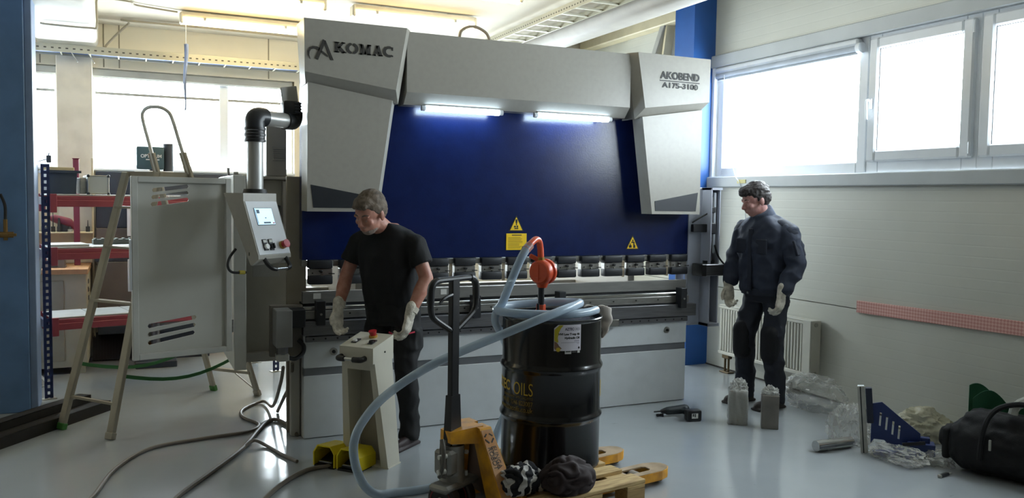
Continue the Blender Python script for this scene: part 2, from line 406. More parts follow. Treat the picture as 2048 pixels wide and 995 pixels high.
# sashes
def sash(name, y0, y1, handle):
    w_ = obj(name, ring(MB(), XR+.03, XR+.09, y0-.03, y1+.03, 1.866, 2.94, .115).mesh(name, M_pvc)); w_['kind'] = 'structure'
    s_ = struct('sash', ring(MB(), XR-.012, XR+.05, y0, y1, 1.955, 2.905, .085, .012), M_pvc, w_)
    struct('gasket', ring(MB(), XR+.012, XR+.018, y0+.083, y1-.083, 2.038, 2.822, .006, 0), M_gasket, s_)
    struct('pane', MB().box(XR+.018, XR+.023, y0+.08, y1-.08, 2.03, 2.83), mat_pane(), s_)
    if handle:
        yh = y1-.042
        h = MB().box(XR-.028, XR-.012, yh-.014, yh+.014, 2.36, 2.44, .004)
        h.tube(spline([(XR-.02, yh, 2.42), (XR-.06, yh, 2.425), (XR-.065, yh, 2.39), (XR-.058, yh, 2.28)]), .009, 8)
        struct('window_handle', h, M_pvc, s_)
    for z in (2.02, 2.84): struct('hinge', MB().cyl((XR-.02, y0-.008, z-.04), (XR-.02, y0-.008, z+.04), .009, n=8), M_pvc, w_)
sash('window_2', 3.925, 4.815, True)
sash('window_3', 2.95, 3.865, False)
sash('window_4', 1.97, 2.888, True)
# blue columns (fixed structure)
mb = MB(); mb.box(5.0, XR, 6.72, 6.735, 0, ZH); mb.box(5.0, XR, 7.02, 7.035, 0, ZH); mb.box(5.11, 5.125, 6.735, 7.02, 0, ZH)
mb.box(4.99, 5.0, 6.72, 7.035, 0, ZH)
struct('trim_7', mb, M_blue2)
struct('trim_8', MB().box(-1.45, -0.69, 6.98, 7.30, 0, ZC, .006), M_blue)
struct('trim_9', MB().box(-0.69, -0.642, 7.0, 7.28, 0, ZC, .004), mat('blue_column_edge', '7f95b8', 0.45))
# steel bracing and rail up on the right wall behind the column
struct('trim_10', MB().beam((5.17, 7.70, 3.05), (5.17, 7.36, 3.66), .07, .09, (1, 0, 0), .004), mat('grey_brace', 'a7a69e', 0.5))
struct('trim_11', MB().box(5.10, XR, 7.0, 9.2, 3.47, 3.62, .01).beam((5.2, 7.52, 2.95), (5.2, 7.40, 3.6), .03, .10, (1, 0, 0)), mat('cream_rail', 'd3c8a6', 0.55))
struct('trim_12', MB().cyl((4.3, -2, 3.62), (4.3, 9.2, 3.62), .16, n=20), mat('duct_grey', 'aeaaa0', 0.5))

# fluorescent lamps under the ceiling
def lamp(x0, y, label, L=1.12, z=3.19):
    t = thing('ceiling_lamp', label, 'lamp', (x0, y, z), group='fluorescent lamps under the ceiling')
    b = MB(); b.box(x0, x0+L, y-.055, y+.055, z+.02, z+.075, .012, seg=2); part(t, 'lamp_body', b, M_lampbody)
    d = MB(); n = 10; prof = [(.062*math.cos(math.pi*k/n), -.055*math.sin(math.pi*k/n)) for k in range(n+1)]
    d.loft([V((x0+.015, y+p, z+.022+q)) for p, q in prof], [V((x0+L-.015, y+p, z+.022+q)) for p, q in prof]); part(t, 'diffuser', d, M_lamp)
    part(t, 'end_cap', MB().box(x0-.012, x0+.02, y-.058, y+.058, z-.03, z+.07, .01), M_lampbody)
    part(t, 'end_cap', MB().box(x0+L-.02, x0+L+.012, y-.058, y+.058, z-.03, z+.07, .01), M_lampbody)
    for dx in (.2, L-.2): part(t, 'clip', MB().box(x0+dx-.012, x0+dx+.012, y-.066, y+.066, z+.005, z+.03, .003), M_galv)
    for dx in (.25, L-.25): part(t, 'hanger', MB().cyl((x0+dx, y, z+.07), (x0+dx, y, ZC), .006, n=6), M_galv)
    return t
lamp(0.43, 8.22, 'long fluorescent lamp left of the grey machine hood, nearest the back windows')
lamp(1.75, 7.18, 'long fluorescent lamp just above the middle left of the machine hood')
lamp(0.37, 7.10, 'fluorescent lamp cut by the top edge, left of the lamp over the hood')
lamp(1.69, 6.06, 'fluorescent lamp at the top edge of the photo, only its right tip in view')
lamp(-2.6, 7.9, 'unseen fluorescent lamp added in the left bay, just beyond the blue column'); lamp(-4.6, 7.9, 'unseen fluorescent lamp added in the left bay, farthest from the machine')  # both out of view, added to light the left bay
# wiring conduits under the ceiling
M_cond = mat('painted_conduit', 'a59c88', 0.55)
whole('conduit', MB().tube(spline([(-.66, 7.9, 3.0), (-.60, 7.9, 2.995), (-.30, 7.9, 2.995), (-.245, 7.9, 3.02), (-.24, 7.9, 3.25), (-.15, 7.95, 3.265), (0.02, 8.0, 3.265), (.06, 8.1, 3.262), (.4, 8.22, 3.262)], 5), .009, 6), M_cond,
      'thin beige conduit bending under the plaster beam and running to a lamp', 'conduit', (0, 8, 3.2))
whole('conduit', MB().tube(spline([(-.23, 9.08, 2.95), (-.20, 9.08, 3.05), (0.0, 8.85, 3.235), (.06, 8.8, 3.25), (1.6, 8.83, 3.25)], 5), .011, 6), M_cond,
      'beige conduit rising from the cable tray and running along the ceiling near the back wall', 'conduit', (0, 9, 3.2))
whole('cable_loop', MB().tube(spline([(2.245, 5.95, 2.727), (2.26, 5.95, 2.81), (2.285, 5.95, 2.887), (2.38, 5.95, 2.921), (2.483, 5.95, 2.879), (2.518, 5.95, 2.79), (2.53, 5.95, 2.727)], 6), .012, 6), mat('grey_cable', '8a857c', 0.6),
      'grey cable arching up above the top of the machine hood', 'cable', (2.38, 5.95, 2.73))
# cable trays: perforated side walls and rungs
def perforated_mat():
    m = mat('perforated_tray', 'b3b09f', 0.45, 0.3, noise_amt=0.05)
    return m
M_tray = perforated_mat(); M_hole = mat('dark_slot', '4d4b46', 0.8)
t = thing('cable_tray', 'long perforated cable tray running above the back windows', 'cable tray', (0.4, 8.95, 2.93))
part(t, 'side_rail', MB().box(-5, 5.0, 8.90, 8.905, 2.925, 3.0, .0), M_tray); part(t, 'side_rail', MB().box(-5, 5.0, 9.12, 9.125, 2.925, 3.0), M_tray)
mb = MB()
for k in range(100): mb.box(-1.2+k*.06, -1.2+k*.06+.022, 8.8985, 8.9, 2.955, 2.967)
part(t, 'slots', mb, M_hole, kind='stuff')
for k in range(42): part(t, 'rung', MB().box(-5+k*.245, -5+k*.245+.012, 8.905, 9.12, 2.928, 2.94), M_tray)
for y, r_, c_ in ((8.97, .018, 'c9c7c0'), (9.02, .022, '59626e'), (9.07, .015, '3f598c')):
    whole('tray_cable', MB().tube([(-5+i*.5, y+.012*math.sin(i*2.1+y*9), 2.94+r_) for i in range(20)], r_, 6), mat('cable_'+c_, c_, 0.5),
          {'c9c7c0': 'light grey cable lying foremost in the tray above the back windows', '59626e': 'slate grey cable lying along the middle of the tray above the back windows', '3f598c': 'blue cable lying rearmost in the tray above the back windows'}[c_], 'cable', (0, y, 2.94))
for k, x in enumerate((-0.50, -0.36)):
    part(t, 'hanger_bracket', MB().beam((x, 8.89, 2.94), (x+.06, 8.88, 2.84), .018, .006), M_galv)
t = thing('ceiling_cable_tray', 'perforated ladder cable tray running back along the ceiling beam', 'cable tray', (3.45, 6, 3.2))
for x in (3.33, 3.60): part(t, 'side_rail', MB().box(x-.003, x+.003, 0, 9.1, 3.19, 3.255), M_tray)
mb = MB()
for k in range(150): mb.box(3.3255, 3.327, 2+k*.047, 2+k*.047+.014, 3.215, 3.225)
part(t, 'slots', mb, M_hole, kind='stuff')
for k in range(36): part(t, 'rung', MB().box(3.333, 3.597, .1+k*.25, .1+k*.25+.03, 3.195, 3.21), M_tray)
# cloth tag that hangs on a string from the lamp
t = thing('hanging_rag', 'thin blue and white rag hanging on a string below the back lamp', 'rag', (0.47, 8.2, 2.6))
part(t, 'string', MB().cyl((.47, 8.2, 2.98), (.47, 8.2, 3.19), .003, n=5), M_pvc)
mb = MB(); mb.sheet(lambda u, v: (.452+.036*u*(1-v*.75)+.004*math.sin(v*9), 8.2+.012*math.sin(u*7+v*5), 2.98-.60*v), 8, 20)
me = bake(mb, [('SOLIDIFY', {'thickness': .004})], 'cloth', mat('rag_blue', '8796b8', 0.8)); part(t, 'cloth', me, None)
# ------------------------------------------------------------------ press brake
M_hood = mat('machine_grey_white', 'aaa79f', 0.26, noise_amt=0.02, noise_scale=30, bump=0.04, bump_scale=400)
M_hood2 = mat('machine_grey_edge', 'a9a7a1', 0.38, noise_amt=0.02)
M_bed = mat('bed_white', 'c6cacc', 0.42, noise_amt=0.03, noise_scale=8)
M_ram = mat('ram_blue', '101f4e', 0.22, noise_amt=0.08, noise_scale=9, bump=0.05, bump_scale=90)
M_dark = mat('vent_dark', '23272e', 0.5)
M_black = mat('black_plastic', '17181b', 0.4)
M_pad = mat('black_pad', '1c1e23', 0.5, noise_amt=0.1)
M_steel = mat('machined_steel', '9b9a96', 0.32, 0.75, noise_amt=0.10, noise_scale=14, stretch=(1, 1, 6))
M_steeld = mat('oiled_steel', '77777a', 0.36, 0.7, noise_amt=0.12, noise_scale=12, stretch=(.4, 1, 6))
M_shine = mat('ground_steel', 'c9c9c6', 0.18, 0.9, noise_amt=0.06, stretch=(.3, 1, 8))
M_strip = mat('grey_strip', '6f7276', 0.45, 0.3)
M_tube = mat('white_led_tube', 'ffffff', 0.4, noise_amt=0, emit=(0.82, 0.92, 1.0), estr=STRIP_STRENGTH)
M_letter = mat('letter_grey', '3c3a38', 0.55, noise_amt=0)
M_letterk = mat('letter_black', '141416', 0.5, noise_amt=0)
M_yellow = mat('sticker_yellow', 'f7cd0c', 0.45, noise_amt=0.03)
M_kk = mat('sticker_black', '111111', 0.5, noise_amt=0)
CX = 2.572
pb = thing('press_brake', 'huge grey and blue press brake filling the middle of the hall', 'press brake', (CX, 5.9, 0))
def mir(s, pts): return [V((CX + s*x, y, z)) for x, y, z in pts]
for s in (-1, 1):
    # upper corner panel: front face with sloped inner and lower flanks
    fo, fi, fb, fob = (1.574, 5.36, 2.735), (0.902, 5.36, 2.735), (0.975, 5.36, 2.325), (1.569, 5.36, 2.402)
    bo, bi, bb, bob = (1.574, 5.45, 2.735), (0.855, 5.44, 2.735), (0.935, 5.445, 2.245), (1.548, 5.45, 2.338)
    F = mir(s, [fo, fi, fb, fob]); B = mir(s, [bo, bi, bb, bob])
    B2 = mir(s, [(1.574, 5.62, 2.735), (0.855, 5.62, 2.735), (0.935, 5.62, 2.245), (1.548, 5.62, 2.338)])
    mb = MB(); mb.add(F+B+B2, [(0, 1, 2, 3), (0, 1, 5, 4), (1, 2, 6, 5), (2, 3, 7, 6), (3, 0, 4, 7),
                              (4, 5, 9, 8), (5, 6, 10, 9), (6, 7, 11, 10), (7, 4, 8, 11), (11, 10, 9, 8)])
    cap = part(pb, 'hood_corner', mb, M_hood, ang=15)
    # tapering cylinder cover below, with a slanted dark grille at its foot
    F = mir(s, [(1.541, 5.41, 2.345), (0.985, 5.41, 2.262), (1.094, 5.41, 1.522), (1.545, 5.41, 1.522)])
    B = mir(s, [(1.541, 5.60, 2.345), (0.945, 5.49, 2.262), (1.050, 5.49, 1.522), (1.545, 5.60, 1.522)])
    mb = MB(); mb.loft(F, B); pod = part(pb, 'cylinder_cover', mb, M_hood, ang=15)
    g = MB(); g.loft(mir(s, [(1.522, 5.4075, 1.694), (1.115, 5.4075, 1.622), (1.122, 5.4075, 1.546), (1.505, 5.4075, 1.546)]),
                     mir(s, [(1.522, 5.415, 1.694), (1.115, 5.415, 1.622), (1.122, 5.415, 1.546), (1.505, 5.415, 1.546)]))
    part(pod, 'dark_grille', g, M_dark, 'dark slanted grille')
    # side frames
    part(pb, 'side_frame', MB().box(CX+s*1.12-.03, CX+s*1.12+.03, 5.72, 7.3, 0, 2.60, .006), M_hood2)
    part(pb, 'side_frame_foot', MB().box(CX+s*1.10-.10, CX+s*1.10+.10, 5.74, 7.2, 0, .04), M_dark)
    # bolted gear plate between hood and ram
    part(pb, 'hydraulic_cylinder', MB().cyl((CX+s*1.25, 5.9, 1.6), (CX+s*1.25, 5.9, 2.4), .12, n=20), M_dark)
mb = MB()
cs = [(5.425, 2.727), (5.425, 2.327), (5.50, 2.250), (5.80, 2.25), (5.80, 2.727)]
mb.loft([V((CX-.88, y, z)) for y, z in cs], [V((CX+.88, y, z)) for y, z in cs]); part(pb, 'hood_centre', mb, M_hood, ang=15)
part(pb, 'hood_roof', MB().box(CX-1.30, CX+1.30, 5.5, 6.05, 2.70, 2.726), M_hood2)
ram = part(pb, 'ram', MB().box(1.035, 4.165, 5.62, 5.72, 1.192, 2.55, .003), M_ram)
part(pb, 'ram_edge', MB().box(4.165, 4.185, 5.63, 5.71, 1.25, 1.55, .003), M_ram)
for x0, x1 in ((1.82, 2.43), (2.68, 3.335)):
    st = part(pb, 'strip_lamp', MB().cyl((x0+.03, 5.50, 2.235), (x1-.03, 5.50, 2.235), .021, n=14), M_tube, 'glowing white strip lamp under the hood')
    for a, b in ((x0, x0+.03), (x1-.03, x1)): part(st, 'lamp_end', MB().cyl((a, 5.50, 2.235), (b, 5.50, 2.235), .019, n=12), M_pvc)
    part(st, 'lamp_holder', MB().box(x0+.02, x1-.02, 5.485, 5.515, 2.252, 2.262), M_hood2)
# tool clamps along the ram
for k in range(15):
    x0 = 3.977-.2075*k; x1 = x0+.158; c = (x0+x1)/2
    cl = part(pb, 'tool_clamp', MB().box(x0, x1, 5.585, 5.64, 1.085, 1.135, .003), M_steel)
    part(cl, 'upper_jaw', MB().box(x0-.002, x1, 5.572, 5.66, 1.137, 1.192, .008, seg=2), M_pad)
    part(cl, 'lower_jaw', MB().box(x0-.003, x1, 5.565, 5.64, 1.030, 1.092, .010, seg=2), M_pad)
    sc = MB().cyl((c, 5.565, 1.118), (c, 5.59, 1.118), .010, n=10); sc.sphere((c-.004, 5.562, 1.122), (.016, .008, .006), u=10, vv=6)
    part(cl, 'clamp_screw', sc, M_kk)
    part(cl, 'locating_pin', MB().cyl((c-.055, 5.58, 1.107), (c-.055, 5.59, 1.107), .005, n=8), M_kk); part(cl, 'release_rod', MB().cyl((c+.05, 5.57, 1.104), (c+.09, 5.57, 1.102), .0035, n=6), M_kk)
    part(cl, 'pressure_pin', MB().cyl((c+.008, 5.575, 1.098), (c+.008, 5.59, 1.098), .007, n=8), M_shine)
    part(cl, 'upper_adapter', MB().box(x0-.042, x0-.006, 5.60, 5.66, 1.150, 1.192, .003), M_steel)
for k in (0, 2, 5, 7, 9, 12):      # punch pieces hanging between the clamps
    x0 = 3.977-.2075*k
    part(pb, 'punch', MB().box(x0-.038, x0-.012, 5.60, 5.625, 1.02, 1.150, .003), mat('punch_tan', 'b9ab94', 0.4, 0.3))
# bed stack
part(pb, 'die', MB().box(1.03, 4.13, 5.575, 5.62, .905, .985, .003), mat('die_grey', '74736f', 0.55, 0.15, noise_amt=.08, stretch=(1, 1, 6)))
part(pb, 'die_rail', MB().box(1.03, 4.13, 5.55, 5.72, .862, .888, .006), M_shine)
dh = part(pb, 'die_holder', MB().box(1.03, 4.13, 5.535, 5.75, .805, .860, .003), M_steel)
part(pb, 'die_groove', MB().box(1.03, 4.13, 5.60, 5.70, .886, .907), M_dark)
for k in range(15):
    x = 1.13+.2075*k; part(dh, 'bolt', MB().cyl((x, 5.53, .836), (x, 5.54, .836), .006, n=8), M_kk)
bar = part(pb, 'front_bar', MB().box(1.02, 4.18, 5.50, 5.56, .700, .795, .003), M_steeld)
part(pb, 'groove_strip', MB().box(1.03, 4.12, 5.55, 5.6, .79, .81), M_dark)
for x in (1.13, 2.237, 2.926, 4.029):
    z0, z1 = (.77, .93) if x != 2.926 else (.84, .935)
    b = part(pb, 'stop_bracket', MB().box(x-.029, x+.029, 5.462, 5.54, z0, z1, .003), M_pad)
    part(b, 'bracket_bolt', MB().cyl((x, 5.455, .845), (x, 5.463, .845), .008, n=8), M_steel)
part(pb, 'bed_front_upper', MB().box(1.03, 4.115, 5.54, 5.60, .476, .700, .003), M_bed)
part(pb, 'bed_strip', MB().box(1.035, 4.11, 5.548, 5.60, .424, .476), M_strip)
part(pb, 'bed_front_lower', MB().box(1.03, 4.115, 5.54, 5.60, .004, .424, .003), M_bed)
part(pb, 'bed_end_plate', MB().box(1.03, 1.06, 5.60, 5.70, 0, .90), M_hood2); part(pb, 'bed_end_plate', MB().box(4.085, 4.115, 5.60, 5.9, 0, .90), M_hood2)
part(pb, 'bed_core', MB().box(1.06, 4.085, 5.60, 5.76, 0, .86), M_dark)
rl = part(pb, 'guide_rail', MB().box(1.04, 4.11, 5.515, 5.54, .655, .692, .003), M_steeld)
for k in range(38): 
    x = 1.09+.08*k; part(rl, 'rail_hole', MB().cyl((x, 5.513, .674), (x, 5.516, .674), .0065, n=8), M_kk)
for x0 in (3.345, 1.72): part(pb, 'rail_carriage', MB().box(x0, x0+.10, 5.49, 5.515, .645, .70, .004), M_shine)
for x, z in ((1.229, .58), (3.922, .587)):
    hb = part(pb, 'lifting_hole', MB().cyl((x, 5.533, z), (x, 5.541, z), .026, n=16), M_steel)
    part(hb, 'bolt_head', MB().cyl((x, 5.522, z), (x, 5.534, z), .012, n=6), M_kk)
part(pb, 'small_label', MB().box(1.10, 1.15, 5.572, 5.576, .935, .972), mat('label_white', 'cfcfca', 0.6)); part(pb, 'small_label', MB().box(2.0, 2.045, 5.572, 5.576, .935, .972), MATS['label_white'])
# back gauge, seen through the tool gap
part(pb, 'back_gauge', MB().box(1.2, 4.0, 6.6, 6.68, .80, .90, .004), M_steel)
# warning stickers
def tri(cx, cz, hw, h, y, ins=0.0):
    k = ins; return [(cx-hw+k*1.75, y, cz+k), (cx+hw-k*1.75, y, cz+k), (cx, y, cz+h-k*2)]
def tri_mb(cx, cz, hw, h, y, ins=0): p = [V(q) for q in tri(cx, cz, hw, h, y, ins)]; return MB().loft(p, [q+V((0, .002, 0)) for q in p])
def rect(mb, x0, x1, z0, z1, y, t=.0012): return mb.box(x0, x1, y, y+t, z0, z1)
for cx, cz, hw, h, kind in ((2.606, 1.383, .062, .118, 0), (3.628, 1.236, .062, .116, 1)):
    sg = part(pb, 'warning_triangle', tri_mb(cx, cz, hw, h, 5.617), M_kk)
    part(sg, 'yellow_field', tri_mb(cx, cz, hw, h, 5.6155, .007), M_yellow)
    p = MB(); y = 5.6148
    if kind == 0:      # press tool above a hand
        rect(p, cx-.008, cx+.008, cz+.062, cz+.088, y); rect(p, cx-.004, cx+.004, cz+.045, cz+.064, y)
        rect(p, cx-.016, cx+.016, cz+.016, cz+.024, y); rect(p, cx-.020, cx-.004, cz+.028, cz+.040, y); rect(p, cx+.002, cx+.014, cz+.026, cz+.042, y)
    else:              # figure working at a plate
        rect(p, cx-.034, cx-.008, cz+.014, cz+.034, y); rect(p, cx-.026, cx-.018, cz+.03, cz+.048, y)
        rect(p, cx+.006, cx+.018, cz+.012, cz+.060, y); rect(p, cx-.012, cx+.016, cz+.052, cz+.062, y); rect(p, cx-.004, cx+.008, cz+.064, cz+.078, y); rect(p, cx+.016, cx+.026, cz+.012, cz+.036, y)
    part(sg, 'pictogram', p, M_kk)
sg = part(pb, 'warning_plate', MB().box(2.525, 2.692, 5.615, 5.6195, 1.243, 1.366, .001), M_yellow)
p = MB(); random.seed(3)
rect(p, 2.57, 2.65, 1.350, 1.357, 5.6145)
for k in range(9):
    rect(p, 2.54, 2.54+.09+.045*random.random(), 1.334-.0095*k, 1.3365-.0095*k, 5.6145)
part(sg, 'text_lines', p, mat('sticker_brown', '6b5512', 0.6))
# lettering cut in the hood: emblem A, KOMAC in slab serifs, model name
TY = 5.3575
TM = axes((1.0, TY, 2.57), (1, 0, 0), (0, 0, 1))           # u along x, v up from z=2.57
RIB = 1.0
def ribbon(mb, pts, wds, M, t=.0016):                       # flat stroke with its own width at each point
    P = [V((x, y)) for x, y in pts]; L = []; Rr = []
    ws = wds if isinstance(wds, (list, tuple)) else [wds]*len(P)
    ws = [q*RIB for q in ws]
    for i, p in enumerate(P):
        d = (P[min(i+1, len(P)-1)]-P[max(i-1, 0)]).normalized(); nrm = V((-d.y, d.x))
        L.append(p+nrm*ws[i]/2); Rr.append(p-nrm*ws[i]/2)
    for i in range(len(P)-1):
        q = [L[i], L[i+1], Rr[i+1], Rr[i]]
        mb.prism([(a.x, a.y) for a in q], M, t)
    return mb
def arc(cx, cy, rx, ry, a0, a1, n=14): return [(cx+rx*math.cos(R(a0+(a1-a0)*i/n)), cy+ry*math.sin(R(a0+(a1-a0)*i/n))) for i in range(n+1)]
TB = TM
TM = axes((.994, TY, 2.546), (1, 0, 0), (0, 0, 1)) @ Matrix.Diagonal((.71, .72, 1, 1))
RIB = 1.3; em = MB()
ribbon(em, [(.115, -.085), (.185, .085)], .024, TM); em.prism([(.190, .075), (.196, .082), (.268, -.085), (.240, -.085), (.186, .05)], TM, .0016)
em.prism([(.150, -.020), (.160, -.005), (.217, -.045), (.217, -.062)], TM, .0016)
ribbon(em, [(.143, .0), (.115, .012), (.085, .014), (.058, .002), (.045, -.025), (.045, -.055), (.060, -.09)], [.022, .020, .018, .017, .015, .010, .002], TM)
part(pb, 'emblem', em, M_letter, 'dark letter A emblem with a curled tail')
TM = axes((.978, TY, 2.566), (1, 0, 0), (0, 0, 1)) @ Matrix.Diagonal((.75, .61, 1, 1))
RIB = 1.28; le = MB(); H = .108; W = .022
def slab(x0, x1, y): le.prism([(x0, y-.007), (x1, y-.007), (x1, y+.007), (x0, y+.007)], TM, .0016)
zt, zb = .060, -.048
def st(x0, y0, x1, y1, wd=W): ribbon(le, [(x0, y0), (x1, y1)], wd, TM)
# K
st(.300, zb, .300, zt); st(.315, .0, .358, zt, .016); st(.318, .012, .366, zb, .022)
for a, b, y in ((.279, .324, zt-.006), (.279, .324, zb+.006), (.338, .374, zt-.006), (.345, .384, zb+.006)): slab(a, b, y)
# O in two halves
ribbon(le, arc(.434, .006, .040, .046, 95, 265), [.010]+[.020]*13+[.010], TM); ribbon(le, arc(.436, .006, .040, .046, -85, 85), [.010]+[.020]*13+[.010], TM)
# M
st(.512, zb, .512, zt, .014); st(.518, zt-.005, .545, zb+.004, .022); st(.545, zb+.004, .572, zt-.005, .013); st(.580, zb, .580, zt, .022)
for a, b, y in ((.493, .522, zt-.006), (.493, .530, zb+.006), (.572, .600, zt-.006), (.562, .600, zb+.006)): slab(a, b, y)
# A
st(.628, zb, .654, zt, .013); st(.656, zt, .684, zb, .024); st(.640, -.018, .672, -.018, .012)
for a, b, y in ((.610, .644, zb+.006), (.664, .704, zb+.006)): slab(a, b, y)
# C
ribbon(le, arc(.760, .006, .042, .046, 50, 310, 18), [.012, .014]+[.021]*15+[.014, .010], TM); st(.789, .02, .789, .056, .011); st(.789, -.03, .789, -.046, .011)
part(pb, 'lettering', le, M_letter, 'dark lettering on the left of the hood')
TR = axes((0, TY, 0), (1, 0, 0), (0, 0, 1))
t2 = text_fit('AKOBEND', .366, .058, TR @ Matrix.Translation((3.674, 2.553, 0)), bold=.032)
part(pb, 'lettering', t2, M_letterk, 'black stencil lettering on the right of the hood')
part(pb, 'underline', MB().box(3.672, 4.042, TY, TY+.002, 2.537, 2.544), M_letterk)
part(pb, 'lettering', text_fit('A175-3100', .335, .042, TR @ Matrix.Translation((3.692, 2.487, 0)), bold=.03), M_letterk, 'black model number below the underline')
for x, z, h in ((3.803, 2.581, .062), (3.862, 2.581, .062), (4.012, 2.581, .062), (3.945, 2.508, .048), (3.985, 2.508, .048), (4.010, 2.508, .048)): part(pb, 'stencil_bridge', rect(MB(), x-.003, x+.003, z-h/2, z+h/2, TY-.0010, .0008), M_hood)
# right end: light-curtain carrier with its column, arm and block
M_lilac = mat('carrier_grey', 'a9aebb', 0.45, noise_amt=0.02)
cc = part(pb, 'guard_channel', MB().box(4.17, 4.30, 5.62, 5.66, .60, 1.74, .004).box(4.30, 4.312, 5.50, 5.66, .60, 1.74, .002).box(4.40, 4.412, 5.52, 5.66, .62, 1.74, .002).box(4.312, 4.40, 5.645, 5.66, .62, 1.74).box(4.30, 4.412, 5.50, 5.66, .60, .625).box(4.30, 4.412, 5.50, 5.66, 1.72, 1.74), M_lilac)
part(cc, 'guide_rod', MB().cyl((4.335, 5.56, 1.13), (4.335, 5.56, 1.66), .028, n=14), M_steeld)
part(cc, 'clear_tube', MB().box(4.36, 4.385, 5.54, 5.60, 1.2, 1.70, .004), mat('clear_grey', 'c0c6cc', 0.15))
part(pb, 'guard_arm', MB().box(4.165, 4.36, 5.545, 5.585, 1.375, 1.44, .005), M_pad)
part(cc, 'guide_clamp', MB().box(4.305, 4.375, 5.52, 5.60, 1.36, 1.45, .006), M_pad); part(cc, 'guide_clamp', MB().box(4.31, 4.37, 5.525, 5.60, 1.535, 1.58, .005), M_pad)
part(cc, 'sensor_block', MB().box(4.21, 4.43, 5.47, 5.60, 1.02, 1.115, .006), M_steeld); part(cc, 'sensor_face', MB().box(4.20, 4.245, 5.462, 5.60, 1.018, 1.117, .004), M_black)
part(cc, 'sensor_collar', MB().cyl((4.335, 5.56, 1.11), (4.335, 5.56, 1.14), .048, n=14), M_black)
part(cc, 'cable', MB().tube(spline([(4.37, 5.53, 1.27), (4.40, 5.52, 1.18), (4.44, 5.5, 1.12), (4.47, 5.48, 1.085), (4.425, 5.5, 1.075)]), .008, 6), M_black)
part(cc, 'cable', MB().tube(spline([(4.19, 5.6, 1.45), (4.24, 5.57, 1.49), (4.31, 5.55, 1.53)]), .007, 6), M_black)

part(pb, 'guard_panel', MB().box(4.12, 4.20, 5.70, 5.72, .60, 1.75, .003), M_lilac)
# left end: side guard box, cooler box, bracket with motor, plug
M_gbox = mat('side_guard_grey', 'a8a79e', 0.5, noise_amt=0.03)
sb = thing('side_cabinet', 'grey side cabinet between the open door and the machine', 'cabinet', (.85, 6.2, 0))
part(sb, 'body', MB().box(.665, 1.0, 5.96, 6.50, .49, 1.73, .006), M_gbox)
part(sb, 'left_post', MB().box(.588, .664, 5.515, 6.50, .50, 1.745, .004), mat('post_grey', 'b4b4ad', 0.5))
part(sb, 'bottom_flange', MB().box(.668, 1.0, 5.91, 5.97, .47, .535, .004), M_hood2)
part(sb, 'top_flange', MB().box(.60, 1.0, 5.90, 6.5, 1.73, 1.75, .004), M_hood2)
part(sb, 'right_post', MB().box(.955, 1.085, 5.74, 5.78, .0, 1.75, .003), mat('post_tan', '9c9484', 0.5))
part(sb, 'latch', MB().box(.63, .66, 5.885, 5.905, 1.755, 1.775, .003).cyl((.60, 5.92, 1.75), (.60, 5.92, 1.80), .008, n=8), M_steel)
part(sb, 'data_plate', MB().box(.76, .94, 5.955, 5.961, 1.055, 1.19, .001), mat('data_plate', 'a8aaa8', 0.4))
part(sb, 'hose_bundle', MB().tube(spline([(.93, 5.94, 1.55), (.915, 5.92, 1.45), (.93, 5.92, 1.35), (.92, 5.92, 1.22)]), .016, 7), M_gasket)
part(sb, 'trunking', MB().box(.955, 1.005, 5.90, 5.95, 1.16, 1.72, .004), M_hood2)
ck = thing('cooling_unit', 'light grey box with a ribbed vent beside the hood, above the side cabinet', 'cooling unit', (.95, 6.1, 1.73))
part(ck, 'body', MB().box(.855, .992, 5.97, 6.30, 1.752, 2.13, .006), M_hood2)
v = part(ck, 'vent', MB().box(.895, .985, 5.964, 5.972, 1.86, 1.96, .002), mat('vent_frame', '9ea09e', 0.5))
for k in range(6): part(v, 'louvre', MB().box(.90, .982, 5.958, 5.966, 1.868+.015*k, 1.876+.015*k), M_hood2)
part(pb, 'motor_bracket', MB().box(.835, .938, 5.42, 5.58, .645, .885, .004), mat('bracket_grey', '8f8f8e', 0.45))
part(pb, 'motor_head', MB().box(.938, 1.028, 5.45, 5.56, .765, .885, .006), M_pad)
part(pb, 'bracket_back', MB().box(.82, 1.03, 5.58, 5.62, .56, .90, .003), mat('bracket_brown', '7a746b', 0.5))
pl = part(pb, 'plug', MB().cyl((.885, 5.5, .575), (.885, 5.5, .646), .038, n=12), M_steeld); part(pl, 'plug_body', MB().box(.845, .925, 5.46, 5.54, .548, .595, .006), M_galv)
part(pl, 'corrugated_hose', MB().tube(spline([(.92, 5.5, .565), (.97, 5.5, .555), (1.02, 5.52, .585), (1.03, 5.54, .63), (1.0, 5.56, .67)]), .014, 8), M_black)
part(pb, 'left_leg', MB().box(.965, 1.025, 5.64, 5.70, 0, .66, .003), M_hood2)

# open cabinet door with slanted slots
ad = R(13.7)
dr = thing('cabinet_door', 'open grey sheet-metal door with slanted slots left of the machine', 'door', (.573, 5.5, .0), ad)
M_door = mat('door_grey', 'c4c3bb', 0.42, noise_amt=0.03, noise_scale=3)
Md = axes((0, 0, 0), (1, 0, 0), (0, 0, 1))
L_, z0_, z1_ = -.588, .63, 1.722
def slot(x0, z0, x1, z1, h): return [(x0, z0), (x1, z1), (x1+h*.35, z1+h*.5), (x1, z1+h), (x0, z0+h), (x0-h*.3, z0+h*.5)]
SL = []
for k in range(3): SL.append(slot(-.492, .66+.066+.0505*k-.012, -.232+.006*k, .70+.066+.047*k-.012, .026))
for k in range(3): SL.append(slot(-.468+.004*k, 1.545+.042*k, -.262, 1.575+.040*k, .024))
out = [(L_+.03, z0_+.03), (-.03, z0_+.03), (-.03, z1_-.03), (L_+.03, z1_-.03)]
